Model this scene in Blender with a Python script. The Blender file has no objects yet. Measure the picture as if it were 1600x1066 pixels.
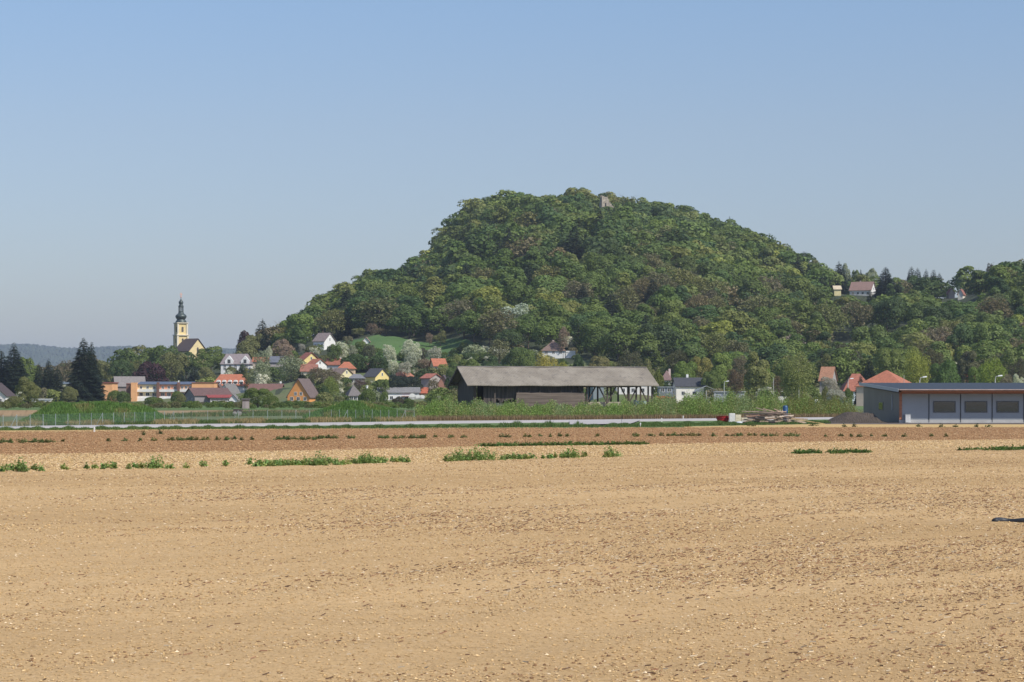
import bpy, math, random
import numpy as np
R = math.radians
SC = bpy.context.scene
COL = SC.collection
# ------------------------------------------------------------------ camera, sky, sun, exposure
F = 3587.0; HZ = 617.0; CH = 3.6            # focal length and horizon of the 1600 px wide photograph; eye height
cam_d = bpy.data.cameras.new('camera'); cam = bpy.data.objects.new('camera', cam_d); COL.objects.link(cam)
cam.location = (0, 0, CH); cam.rotation_euler = (R(90), 0, 0)
cam_d.sensor_width = 36; cam_d.lens = F / 1600 * 36; cam_d.shift_y = (HZ - 533) / 1600
cam_d.clip_start = 0.5; cam_d.clip_end = 30000
SC.camera = cam
SUN_AZ, SUN_EL = 52, 46                       # to the right of straight behind the camera
wd = bpy.data.worlds.new('World'); SC.world = wd; wd.use_nodes = True
nt = wd.node_tree; bg = nt.nodes['Background']
sky = nt.nodes.new('ShaderNodeTexSky'); sky.sky_type = 'NISHITA'; sky.sun_disc = False
sky.sun_elevation = R(SUN_EL); sky.sun_rotation = R(180 - SUN_AZ)
sky.air_density = 1.15; sky.dust_density = .9; sky.ozone_density = 2.0; sky.altitude = 300
hz = nt.nodes.new('ShaderNodeMix'); hz.data_type = 'RGBA'; hz.blend_type = 'MULTIPLY'; hz.inputs[0].default_value = 1; tc = nt.nodes.new('ShaderNodeTexCoord'); sx_ = nt.nodes.new('ShaderNodeSeparateXYZ'); cr_ = nt.nodes.new('ShaderNodeValToRGB')
nt.links.new(tc.outputs['Generated'], sx_.inputs[0]); nt.links.new(sx_.outputs[2], cr_.inputs[0]); nt.links.new(cr_.outputs[0], hz.inputs[7])
cr_.color_ramp.elements[0].position = 0; cr_.color_ramp.elements[0].color = (.60, .63, .84, 1); cr_.color_ramp.elements[1].position = .35; cr_.color_ramp.elements[1].color = (.86, .88, 1, 1)
for p_, c_ in ((.052, (.70, .715, .88, 1)), (.115, (.79, .78, .90, 1)), (.17, (.81, .85, .98, 1))): cr_.color_ramp.elements.new(p_).color = c_
nt.links.new(sky.outputs[0], hz.inputs[6]); nt.links.new(hz.outputs[2], bg.inputs[0]); bg.inputs[1].default_value = 0.10
sl = bpy.data.lights.new('sun', 'SUN'); sl.energy = 3.4; sl.angle = R(0.5); sl.color = (1, 0.95, 0.86)
sun = bpy.data.objects.new('sun', sl); COL.objects.link(sun)
sun.rotation_euler = (R(90 - SUN_EL), 0, R(SUN_AZ))
SC.view_settings.view_transform = 'Standard'; SC.view_settings.look = 'None'
SC.view_settings.gamma = 1; SC.view_settings.exposure = 0.32
SC.view_settings.use_curve_mapping = False
SC.render.engine = 'CYCLES'
SC.cycles.max_bounces = 5; SC.cycles.diffuse_bounces = 3; SC.cycles.glossy_bounces = 2
SC.cycles.transmission_bounces = 3; SC.cycles.volume_bounces = 0
SC.cycles.use_denoising = True

# ------------------------------------------------------------------ helpers
def tag(o, label=None, cat=None, group=None, kind=None):
    if label: o['label'] = label
    if cat: o['category'] = cat
    if group: o['group'] = group
    if kind: o['kind'] = kind
    return o
def empty(name, loc, rz=0):
    o = bpy.data.objects.new(name, None); COL.objects.link(o)
    o.location = loc; o.rotation_euler = (0, 0, rz); o.empty_display_size = 0.5
    return o
def link(name, me, parent=None, loc=(0, 0, 0)):
    o = bpy.data.objects.new(name, me); COL.objects.link(o); o.location = loc
    if parent: o.parent = parent
    return o
def np_mesh(name, V, Fc, mats, mi=None, tint=None, smooth=False):
    """V (n,3), Fc (m,k) one face size."""
    me = bpy.data.meshes.new(name)
    V = np.asarray(V, np.float32); Fc = np.asarray(Fc, np.int32); m, k = Fc.shape
    me.vertices.add(len(V)); me.vertices.foreach_set('co', V.ravel())
    me.loops.add(m * k); me.loops.foreach_set('vertex_index', Fc.ravel())
    me.polygons.add(m); me.polygons.foreach_set('loop_start', np.arange(0, m * k, k, dtype=np.int32))
    me.polygons.foreach_set('loop_total', np.full(m, k, np.int32))
    for mt in mats: me.materials.append(mt)
    if mi is not None: me.polygons.foreach_set('material_index', np.asarray(mi, np.int32))
    me.polygons.foreach_set('use_smooth', np.full(m, smooth))
    if tint is not None:
        a = me.attributes.new('tint', 'FLOAT_COLOR', 'POINT')
        c = np.ones((len(V), 4), np.float32); c[:, :3] = tint; a.data.foreach_set('color', c.ravel())
    me.update(calc_edges=True); me.validate()
    return me
class MB:
    def __init__(s): s.v = []; s.f = []; s.m = []
    def add(s, vs, fs, m=0):
        b = len(s.v); s.v += [tuple(p) for p in vs]
        for f in fs: s.f.append(tuple(b + i for i in f)); s.m.append(m)
        return s
    def box(s, x0, x1, y0, y1, z0, z1, m=0):
        return s.add([(x0,y0,z0),(x1,y0,z0),(x1,y1,z0),(x0,y1,z0),(x0,y0,z1),(x1,y0,z1),(x1,y1,z1),(x0,y1,z1)],
            [(0,3,2,1),(4,5,6,7),(0,1,5,4),(1,2,6,5),(2,3,7,6),(3,0,4,7)], m)
    def bar(s, a, b, w, h=None, m=0):
        h = h or w; a = np.array(a, float); b = np.array(b, float); d = b - a; d /= np.linalg.norm(d)
        up = np.array((0, 0, 1.)) if abs(d[2]) < .95 else np.array((0, 1., 0))
        x = np.cross(d, up); x /= np.linalg.norm(x); y = np.cross(x, d)
        vs = [p + x * i * w / 2 + y * j * h / 2 for p in (a, b) for i, j in ((-1,-1),(1,-1),(1,1),(-1,1))]
        return s.add(vs, [(0,3,2,1),(4,5,6,7),(0,1,5,4),(1,2,6,5),(2,3,7,6),(3,0,4,7)], m)
    def tube(s, pts, rad, n=6, m=0):
        pts = [np.array(p, float) for p in pts]; vs = []
        for i, p in enumerate(pts):
            d = pts[min(i + 1, len(pts) - 1)] - pts[max(i - 1, 0)]; d /= (np.linalg.norm(d) + 1e-9)
            up = np.array((0, 1., 0)) if abs(d[2]) > .8 else np.array((0, 0, 1.))
            x = np.cross(d, up); x /= np.linalg.norm(x); y = np.cross(x, d)
            for k in range(n):
                a = 2 * math.pi * k / n; vs.append(p + (x * math.cos(a) + y * math.sin(a)) * rad[i])
        fs = [(i*n+k, i*n+(k+1)%n, (i+1)*n+(k+1)%n, (i+1)*n+k) for i in range(len(pts)-1) for k in range(n)]
        fs += [tuple(range(n))[::-1], tuple(range((len(pts)-1)*n, len(pts)*n))]
        return s.add(vs, fs, m)
    def lathe(s, prof, cx=0, cy=0, n=16, m=0):
        vs = [(cx + r*math.cos(2*math.pi*k/n), cy + r*math.sin(2*math.pi*k/n), z) for r, z in prof for k in range(n)]
        L = len(prof)
        fs = [(i*n+k, i*n+(k+1)%n, (i+1)*n+(k+1)%n, (i+1)*n+k) for i in range(L-1) for k in range(n)]
        fs += [tuple(range(n))[::-1], tuple(range((L-1)*n, L*n))]
        return s.add(vs, fs, m)
    def build(s, name, mats, parent=None, smooth=False, loc=(0, 0, 0), color=None):
        me = bpy.data.meshes.new(name); me.from_pydata(s.v, [], s.f)
        for mt in (mats if isinstance(mats, (list, tuple)) else [mats]): me.materials.append(mt)
        me.polygons.foreach_set('material_index', s.m)
        me.polygons.foreach_set('use_smooth', [smooth] * len(s.f)); me.update()
        o = link(name, me, parent, loc)
        if color: o.color = (*color, 1)
        return o

# ------------------------------------------------------------------ materials
def nodes(name):
    m = bpy.data.materials.new(name); m.use_nodes = True; t = m.node_tree
    return m, t, t.nodes['Principled BSDF'], t.nodes.new, t.links.new
def mixc(t, fac, a, b, mode='MIX'):
    n = t.nodes.new('ShaderNodeMix'); n.data_type = 'RGBA'; n.blend_type = mode
    for sock, v in ((n.inputs[0], fac), (n.inputs[6], a), (n.inputs[7], b)):
        if hasattr(v, 'default_value') or hasattr(v, 'is_output'): t.links.new(v, sock)
        elif isinstance(v, (int, float)): sock.default_value = v
        else: sock.default_value = (*v[:3], 1)
    return n.outputs[2]
def noise(t, scale, detail=4, rough=.55, vec=None, dim='3D'):
    n = t.nodes.new('ShaderNodeTexNoise'); n.inputs['Scale'].default_value = scale
    n.inputs['Detail'].default_value = detail; n.inputs['Roughness'].default_value = rough
    if vec is not None: t.links.new(vec, n.inputs['Vector'])
    return n.outputs['Fac']
def ramp(t, fac, p0, p1, lo=0, hi=1):
    n = t.nodes.new('ShaderNodeMapRange'); n.inputs[1].default_value = p0; n.inputs[2].default_value = p1
    n.inputs[3].default_value = lo; n.inputs[4].default_value = hi; n.interpolation_type = 'SMOOTHSTEP'
    t.links.new(fac, n.inputs[0]); return n.outputs[0]
def mapping(t, scale=(1, 1, 1), rz=0, out='Object'):
    c = t.nodes.new('ShaderNodeTexCoord'); m = t.nodes.new('ShaderNodeMapping')
    m.inputs['Scale'].default_value = scale; m.inputs['Rotation'].default_value = (0, 0, rz)
    t.links.new(c.outputs[out], m.inputs[0]); return m.outputs[0]
def bump(t, h, strength, dist, bsdf):
    b = t.nodes.new('ShaderNodeBump'); b.inputs['Strength'].default_value = strength
    b.inputs['Distance'].default_value = dist; t.links.new(h, b.inputs['Height']); t.links.new(b.outputs[0], bsdf.inputs['Normal'])
_mc = {}
def mat(name, col, rough=.8, var=.18, sc=.8, bmp=0, metal=0, streak=None):
    if name in _mc: return _mc[name]
    m, t, b, N, L = nodes(name)
    v = mapping(t, streak or (1, 1, 1))
    n = noise(t, sc, 6, .6, v); f = ramp(t, n, .3, .7)
    c = mixc(t, f, tuple(x * (1 - var) for x in col), tuple(min(1, x * (1 + var)) for x in col))
    L(c, b.inputs['Base Color']); b.inputs['Roughness'].default_value = rough; b.inputs['Metallic'].default_value = metal
    if bmp: bump(t, n, .6, bmp, b)
    _mc[name] = m; return m
def objcol_mat(name, rough=.85, var=.25, sc=1.0, streak=None, bmp=0):
    """plain painted / tiled surface whose own colour is the object's colour"""
    if name in _mc: return _mc[name]
    m, t, b, N, L = nodes(name)
    oi = N('ShaderNodeObjectInfo'); v = mapping(t, streak or (1, 1, 1))
    n = noise(t, sc, 6, .62, v); f = ramp(t, n, .3, .7, 1 - var, 1 + var)
    c = mixc(t, 1.0, oi.outputs['Color'], f, 'MULTIPLY'); L(c, b.inputs['Base Color'])
    b.inputs['Roughness'].default_value = rough
    if bmp: bump(t, n, .7, bmp, b)
    _mc[name] = m; return m
def foliage_mat(name, src):
    m, t, b, N, L = nodes(name)
    if src == 'obj': base = N('ShaderNodeObjectInfo').outputs['Color']
    else:
        a = N('ShaderNodeAttribute'); a.attribute_name = 'tint'; base = a.outputs['Color']
    geo = N('ShaderNodeNewGeometry')
    f = ramp(t, geo.outputs['Random Per Island'], 0, 1, .82, 1.2)
    c = mixc(t, 1.0, base, f, 'MULTIPLY')
    L(c, b.inputs['Base Color']); b.inputs['Roughness'].default_value = .6; b.inputs['Specular IOR Level'].default_value = .25
    tr = N('ShaderNodeBsdfTranslucent'); L(mixc(t, 1.0, c, (1.25, 1.3, .7), 'MULTIPLY'), tr.inputs[0])
    mx = N('ShaderNodeMixShader'); mx.inputs[0].default_value = .28
    L(b.outputs[0], mx.inputs[1]); L(tr.outputs[0], mx.inputs[2]); L(mx.outputs[0], t.nodes['Material Output'].inputs[0])
    return m
FOL = foliage_mat('leaves', 'obj'); FOLT = foliage_mat('leaves_tinted', 'attr')
BARK = mat('bark', (.11, .085, .06), .95, .35, 3); BIRCH = mat('birch_bark', (.6, .58, .52), .8, .3, 3)
WALL = objcol_mat('render_plaster', .9, .07, .5)
TILE = objcol_mat('roof_tiles', .85, .22, 1.3, (1, 1, 3))
PANE, _t, _b, _N, _L = nodes('window_glass'); _b.inputs['Base Color'].default_value = (.03, .035, .04, 1); _b.inputs['Roughness'].default_value = .06; _b.inputs['IOR'].default_value = 2.0
WHITE = mat('white_paint', (.78, .78, .76), .6, .06)

def soil(name, c1, c2, dark, pale, rz=R(-45), speck=.5, bigsc=.05, bmpd=.05):
    m, t, b, N, L = nodes(name)
    vs = mapping(t, (.35, 1.6, 1), rz); vo = mapping(t)
    big = noise(t, bigsc, 5, .6, vs); c = mixc(t, ramp(t, big, .38, .66), c1, c2)
    mid = noise(t, 1.1, 8, .68, vo); c = mixc(t, ramp(t, mid, .50, .72, 0, .55), c, c2)
    vm = mapping(t, (.5, 2.2, 1), rz); md = noise(t, .5, 9, .72, vm)
    c = mixc(t, ramp(t, md, .58, .72, 0, .55), c, dark)
    fine = noise(t, 6, 9, .8, mapping(t, (1.3, .8, 1))); c = mixc(t, ramp(t, fine, .52, .66, 0, speck), c, dark)
    fin2 = noise(t, 4.2, 9, .82, mapping(t, (1.3, .7, 1), .3)); c = mixc(t, ramp(t, fin2, .54, .68, 0, speck), c, pale)
    g = noise(t, 15, 5, .75, mapping(t, (1.2, .5, 1))); c = mixc(t, ramp(t, g, .50, .62, 0, speck * .9), c, dark); g2 = noise(t, 12, 5, .75, mapping(t, (1.3, .5, 1), .2)); c = mixc(t, ramp(t, g2, .56, .66, 0, speck * .9), c, pale)
    L(c, b.inputs['Base Color']); b.inputs['Roughness'].default_value = .95; b.inputs['Specular IOR Level'].default_value = .15
    bump(t, mixc(t, .5, fine, mid), .8, bmpd, b)
    return m

# ------------------------------------------------------------------ terrain
SIL = [(-900,617),(-100,617),(250,606),(400,592),(440,556),(470,524),(500,506),(540,482),(580,455),(640,446),(656,437),(676,426),(703,399),(728,371),(752,354),(780,342),(850,337),(885,334),(920,333),
       (960,333),(1010,340),(1050,347),(1090,362),(1150,386),(1190,402),(1220,424),(1260,448),(1300,458),(1350,461),(1400,463),(1440,468),(1490,471),(1520,462),(1550,450),(1600,446),(1750,450),(2000,480),(2600,560)]
DRS = [(-900,1400),(430,1400),(640,1500),(740,1650),(1150,1650),(1260,1480),(1400,1380),(1600,1350),(2600,1350)]
_t = np.linspace(0, 1, 60)
def S_(t): return 1 - (1 - np.clip(t, 0, 1) ** 1.3) ** 1.4
D0 = 860.
_px = np.arange(-900, 2601, 10.)
_dr = np.interp(_px, *zip(*DRS)); _sy = np.interp(_px, *zip(*SIL))
_k = np.ones(9) / 9; _sy = np.convolve(np.pad(_sy, 4, 'edge'), np.array([0,.0,.08,.22,.40,.22,.08,.0,.0]), 'valid'); _dr = np.convolve(np.pad(_dr, 4, 'edge'), _k, 'valid')
_zr = np.array([max(0., (617 - s)) / F / np.max(S_(_t) / (D0 + _t * (d - D0))) for s, d in zip(_sy, _dr)])
# levelled ground where houses stand: (place across, distance, height)
CTRL = [(202,1030,1.),(361,1012,3.3),(342,965,3.0),(443,990,3.5),(370,1106,14.6),(407,1094,17.0),(435,1075,16.5),(482,1016,16.4),(495,990,14.7),(526,1005,14.4),(542,970,12.5),(483,960,11.9),(581,991,10.5),(588,950,8.6),
        (532,955,9.9),(557,930,8.1),(500,934,8.8),(630,966,9.2),(685,970,13.6),(674,920,8.2),(697,885,3.2),(623,895,.9),(661,909,2.2),(507,1091,25.2),(572,1079,27.4),(864,1006,20.5),(1348,1351,61.5),(1307,1339,62.2),(1502,1350,59.6),(1485,1379,62.),
        (1042,935,7.2),(1513,905,6.7),(370,1060,9.),(300,1060,2.),(250,1060,1.),(410,1150,19.),(440,1130,19.),(382,1150,15.)]
_C = None
def terrain(X, Y):
    global _C
    z = terrain0(X, Y)
    if _C is None:
        c = np.array(CTRL, float); cx = (c[:, 0] - 800) / F * c[:, 1]; _C = (cx, c[:, 1], c[:, 2] - terrain0(cx, c[:, 1]))
    X = np.asarray(X, float); Y = np.asarray(Y, float); W = 0; N = 0
    for a, b, r in zip(*_C):
        w = np.exp(-((X - a) ** 2 / (2 * 14. ** 2) + (Y - b) ** 2 / (2 * 17. ** 2))); N = N + w * r; W = W + w
    t = np.clip((Y - D0) / 30, 0, 1); return np.maximum(z + N / np.maximum(W, .35) * t * t * (3 - 2 * t), 0)
def terrain0(X, Y):
    X = np.asarray(X, float); Y = np.asarray(Y, float)
    p = 800 + F * X / np.maximum(Y, 1.)
    zr = np.interp(p, _px, _zr); dr = np.interp(p, _px, _dr)
    t = (Y - D0) / (dr - D0)
    up = S_(t); dn = np.clip(1 - ((t - 1) / 1.1) ** 2, 0, 1)
    z = np.where(t <= 1, zr * up, zr * dn)
    z = z + 0.045 * z * np.sin(X / 38. + .6 * np.sin(Y / 90.)) * np.cos(Y / 71. + X / 160.) + .025 * z * np.sin(X / 17. + Y / 33.)
    # low rise that carries the church
    cx = (290 - 800) / F * 1210
    z = z + 17 * np.exp(-(((X - cx) / 60) ** 2 + ((Y - 1215) / 70) ** 2))
    return np.where(Y > D0 - 1, z, 0)
def px2X(px, D): return (px - 800) / F * D
def gp(px, y):
    """ground point seen at that place of the photograph"""
    D = CH * F / (y - HZ) if y > HZ + 16 else None
    if D is None:
        for d in np.arange(760, 1700, 2.):
            z = float(terrain(px2X(px, d), d))
            if HZ - (z - CH) / d * F <= y: D = d; break
        else: D = 1200.
    X = px2X(px, D); return (X, D, float(terrain(X, D)))
def zz(y, D): return CH + (HZ - y) / F * D
def ysee(z, D): return HZ - (z - CH) / D * F

GRASS = None
def grass_mat(name, a, b_, c_, sc=.25):
    m, t, b, N, L = nodes(name)
    v = mapping(t, (1, 1, 1)); n1 = noise(t, sc, 7, .65, v); c = mixc(t, ramp(t, n1, .35, .65), a, b_)
    n2 = noise(t, sc * 9, 6, .7, v); c = mixc(t, ramp(t, n2, .52, .7, 0, .7), c, c_)
    L(c, b.inputs['Base Color']); b.inputs['Roughness'].default_value = .95; bump(t, n2, .8, .25, b)
    return m
G_FIELD = grass_mat('rough_grass', (.10, .14, .045), (.16, .16, .07), (.08, .11, .03), .06)
G_GREEN = grass_mat('green_grass', (.10, .17, .04), (.13, .19, .05), (.08, .13, .03), .3)
G_DRY = grass_mat('dry_grass', (.26, .2, .1), (.17, .16, .07), (.32, .25, .13), .3)
G_HILL = grass_mat('forest_floor', (.035, .05, .02), (.05, .06, .025), (.03, .035, .02), .05)
M_FRONT = soil('pale_stony_soil', (.61, .41, .20), (.50, .325, .15), (.24, .14, .06), (.74, .57, .37))
M_STRIP = soil('pale_crumbly_soil', (.60, .42, .18), (.54, .365, .155), (.30, .18, .075), (.76, .60, .35))
M_BROWN = soil('reddish_brown_soil', (.415, .24, .105), (.37, .205, .09), (.27, .145, .06), (.49, .325, .165), speck=.35)
M_FAR = soil('far_brown_soil', (.40, .27, .15), (.34, .23, .12), (.2, .15, .07), (.46, .34, .2), speck=.3)
M_ROAD = soil('pale_road_gravel', (.48, .45, .43), (.43, .405, .385), (.33, .31, .29), (.56, .54, .52), speck=.3, bmpd=.02)
M_APRON = soil('dark_gravel', (.17, .14, .12), (.13, .11, .1), (.08, .07, .06), (.25, .22, .19))

# one ground sheet to the horizon
mb = MB(); mb.add([(-4000, -60, -.03), (4000, -60, -.03), (4000, 13000, -.03), (-4000, 13000, -.03)], [(0, 1, 2, 3)])
tag(mb.build('ground', G_FIELD), kind='structure')
# main hill
us = np.linspace(-0.46, 0.5, 400); ds = np.concatenate([np.arange(858, 1750, 9.), np.arange(1760, 2700, 40.)])
U, Dm = np.meshgrid(us, ds); Xh = U * Dm; Zh = terrain(Xh, Dm) - .03
V = np.stack([Xh.ravel(), Dm.ravel(), Zh.ravel()], 1)
ny, nx = U.shape; ii = (np.arange(ny - 1)[:, None] * nx + np.arange(nx - 1)).ravel()
Fq = np.stack([ii, ii + 1, ii + nx + 1, ii + nx], 1)
tag(link('hill', np_mesh('hill', V, Fq, [G_HILL], smooth=True)), kind='structure')
# far wooded ridge
def ridge_mesh(name, m, pts, D, depth, seed, bum):
    rng = np.random.default_rng(seed); xs = np.arange(-700, 1500, 2.5); n = len(xs); K = 60
    top = np.interp(xs, *zip(*pts)); V = []
    for k in range(K):
        t = k / (K - 1); d = D - depth * (1 - t)
        h = zz(top, D) * (1 - (1 - t) ** 1.8)
        bumps = rng.uniform(-1, 1, n) * bum * (.3 + t)
        V.append(np.stack([px2X(xs, d) + rng.uniform(-3, 3, n), np.full(n, d) + rng.uniform(-5, 5, n), h + bumps - 2], 1))
    V = np.concatenate(V); ii = (np.arange(K - 1)[:, None] * n + np.arange(n - 1)).ravel()
    Fq = np.stack([ii, ii + 1, ii + n + 1, ii + n], 1)
    return tag(link(name, np_mesh(name, V, Fq, [m])), kind='structure')
M_FARW = mat('far_forest', (.04, .055, .025), .95, .3, .01)
ridge_mesh('distant_hills', M_FARW, [(-700,560),(-100,545),(0,541),(50,540),(100,546),(150,545),(200,543),(240,546),(300,552),(350,547),(420,550),(700,560),(1500,590)], 11000, 3000, 3, 9.)

# strips of field, verge and road: thin sheets a few mm above one another
def sheet(name, m, near, far, lift, jag=.25, n=500, kind='structure', seed=1):
    rng = np.random.default_rng(seed)
    def line(pts):
        P = np.array([gp(*p)[:2] for p in pts]); d = np.r_[0, np.cumsum(np.hypot(*np.diff(P, axis=0).T))]
        s = np.linspace(0, d[-1], n); Q = np.stack([np.interp(s, d, P[:, 0]), np.interp(s, d, P[:, 1])], 1)
        w = rng.normal(0, 1, n); w = np.convolve(np.pad(w, 2, 'edge'), np.ones(5) / 2.2, 'valid') * .6 + w * .4
        lo = np.interp(np.arange(n), np.arange(0, n, 25), rng.normal(0, 1, len(np.arange(0, n, 25))))
        Q[:, 1] += (w + lo) * jag; return Q
    A = line(near); B = line(far); V = np.concatenate([np.c_[A, np.full(n, lift)], np.c_[B, np.full(n, lift)]])
    i = np.arange(n - 1); Fq = np.stack([i, i + 1, n + i + 1, n + i], 1)
    return tag(link(name, np_mesh(name, V, Fq, [m])), kind=kind)
# foreground field: a finely rippled sheet
def fieldz(X, Y):
    rng = np.random.default_rng(5); Z = np.zeros_like(X)
    for _ in range(26):
        a = rng.uniform(.5, 1.1) if rng.random() < .7 else rng.uniform(0, 3.1); k = rng.uniform(.5, 3.2); ph = rng.uniform(0, 6.3)
        Z += .014 / (1 + k * .25) * np.sin(k * (X * -math.sin(a) + Y * math.cos(a)) + ph + 1.5 * np.sin(X * .3 + ph))
    return .05 + Z * .45
def front_field():
    ys = np.r_[np.linspace(20, 60, 160), np.linspace(60.6, 118, 120)]; xs = np.linspace(-.52, .52, 640)
    U, D = np.meshgrid(xs, ys); X = U * D
    far = np.interp(800 + F * U, [0, 500, 750, 1050, 1600], [gp(0,738)[1], gp(500,729)[1], gp(750,721)[1], gp(1050,712)[1], gp(1600,699)[1]])
    Dn = 20 + (D - 20) / 98 * (far - 20); X = U * Dn
    Z = fieldz(X, Dn)
    V = np.stack([X.ravel(), Dn.ravel(), Z.ravel()], 1); ny, nx = X.shape
    ii = (np.arange(ny - 1)[:, None] * nx + np.arange(nx - 1)).ravel()
    return tag(link('field', np_mesh('field', V, np.stack([ii, ii + 1, ii + nx + 1, ii + nx], 1), [M_FRONT], smooth=True)), kind='structure')
mb = MB(); mb.add([(-60, -50, -.012), (60, -50, -.012), (60, 40, -.012), (-60, 40, -.012)], [(0, 1, 2, 3)]); tag(mb.build('field_edge', M_FRONT), kind='structure')
front_field()
sheet('stony_field_strip', M_STRIP, [(-300,752),(0,742),(750,724),(1050,715),(1600,703),(1900,697)], [(-300,719),(0,710.5),(500,704.5),(800,696.5),(1150,692.5),(1500,688),(1900,684)], .004, .8)
sheet('brown_field', M_BROWN, [(-300,723),(0,713),(500,706),(800,698),(1150,694),(1500,690),(1900,686)], [(-300,680),(0,675),(430,670.5),(800,668.7),(1080,668.2),(1250,668),(1600,668),(1900,667)], .0005, .8)
sheet('pale_soil_strip', M_STRIP, [(-300,681),(0,676),(200,674.3),(430,671)], [(-300,676),(0,672.5),(200,671),(430,670.2)], .008, .5)
sheet('pale_soil_by_pile', M_STRIP, [(1070,668.6),(1250,668.4),(1600,668.4),(1900,668)], [(1070,667),(1180,664.5),(1300,662.6),(1600,663),(1900,663)], .008, .5)
sheet('grass_verge', G_GREEN, [(-300,676),(0,673),(400,671),(800,669),(1080,667.8),(1180,665),(1420,662)], [(-300,674),(0,669),(500,664),(900,658),(1350,654),(1600,651)], .004, .8)
sheet('rough_verge', G_DRY, [(-300,674),(0,669.5),(500,664),(900,657.5),(1350,653.5),(1600,651)], [(-300,669),(0,664),(500,657),(900,652),(1350,650),(1600,648)], .003, .8)
sheet('gravel_apron', M_APRON, [(1285,662.8),(1400,663.2),(1600,663.2),(1900,663)], [(1285,659),(1350,655),(1600,652),(1900,650)], .012, .4)
# brown plots beyond the fence
sheet('far_plot', M_FAR, [(-300,653),(62,650.5)], [(-300,643),(70,641)], .004, .6)
sheet('fallow_plot', M_FAR, [(235,651),(400,650),(560,648)], [(240,642),(400,641),(560,640)], .004, .6)
sheet('grassy_plot', G_GREEN, [(-300,643),(0,641),(800,640),(1700,640)], [(-300,636),(0,635),(800,635),(1700,635)], .002, 1.5)

def road():
    pts = [(-400,676.5),(-200,673.8),(0,670.6),(250,667.3),(500,664.6),(700,661.6),(850,660),(960,658.8),(1100,657.2),(1350,654.6),(1450,653.8)]
    P = np.array([gp(*p)[:2] for p in pts]); d = np.r_[0, np.cumsum(np.hypot(*np.diff(P, axis=0).T))]
    s = np.linspace(0, d[-1], 160); Q = np.stack([np.interp(s, d, P[:, 0]), np.interp(s, d, P[:, 1])], 1)
    T = np.gradient(Q, axis=0); T /= np.linalg.norm(T, axis=1)[:, None]; Nn = np.stack([-T[:, 1], T[:, 0]], 1)
    V = []; prof = [(-2.4, 0.0), (-1.2, .17), (0, .2), (4.2, .24), (5.4, .17), (6.6, .0)]
    n = len(s)
    for o, z in prof: V.append(np.c_[Q + Nn * o, np.full(n, z)])
    V = np.concatenate(V); Fq = []
    for k in range(len(prof) - 1):
        i = np.arange(n - 1) + k * n; Fq.append(np.stack([i, i + 1, i + n + 1, i + n], 1))
    return tag(link('road', np_mesh('road', V, np.concatenate(Fq), [M_ROAD])), kind='structure')
road()
# side track that joins the road
sheet('side_track', M_ROAD, [(890,665.2),(905,665.4),(985,664)], [(890,659.5),(930,659),(1000,658.6)], .16, .2)

# draped meadows on the hill foot
def drape(name, m, px0, px1, d0, d1, lift=.3, n=30, wob=8):
    u = np.linspace(px0, px1, n); V = []
    for k in range(16):
        t = k / 15; e = d1 if not isinstance(d1, tuple) else np.interp(u, *zip(*d1)); d = d0 + (e - d0) * t + wob * np.sin(u / 17 + 3 * t) * (1 if k in (0, 15) else .5); X = px2X(u, d)
        V.append(np.stack([X, d, terrain(X, d) + lift], 1))
    V = np.concatenate(V); ii = (np.arange(15)[:, None] * n + np.arange(n - 1)).ravel()
    return tag(link(name, np_mesh(name, V, np.stack([ii, ii + 1, ii + n + 1, ii + n], 1), [m], smooth=True)), kind='structure')
G_MEAD = grass_mat('meadow_grass', (.07, .14, .032), (.09, .16, .04), (.06, .12, .028), .05)
drape('meadow', G_MEAD, 535, 768, 985, ((535, 1110), (690, 1098), (740, 1058), (768, 1030)))
drape('hill_meadow', G_MEAD, 1300, 1400, 1020, 1120)
drape('hill_garden', G_DRY, 1290, 1352, 1255, 1300, .6)
drape('village_ground', G_FIELD, -200, 1750, 868, 990, .12, 60)
drape('garden_slope', G_DRY, 868, 965, 905, 950, .5)

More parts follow.
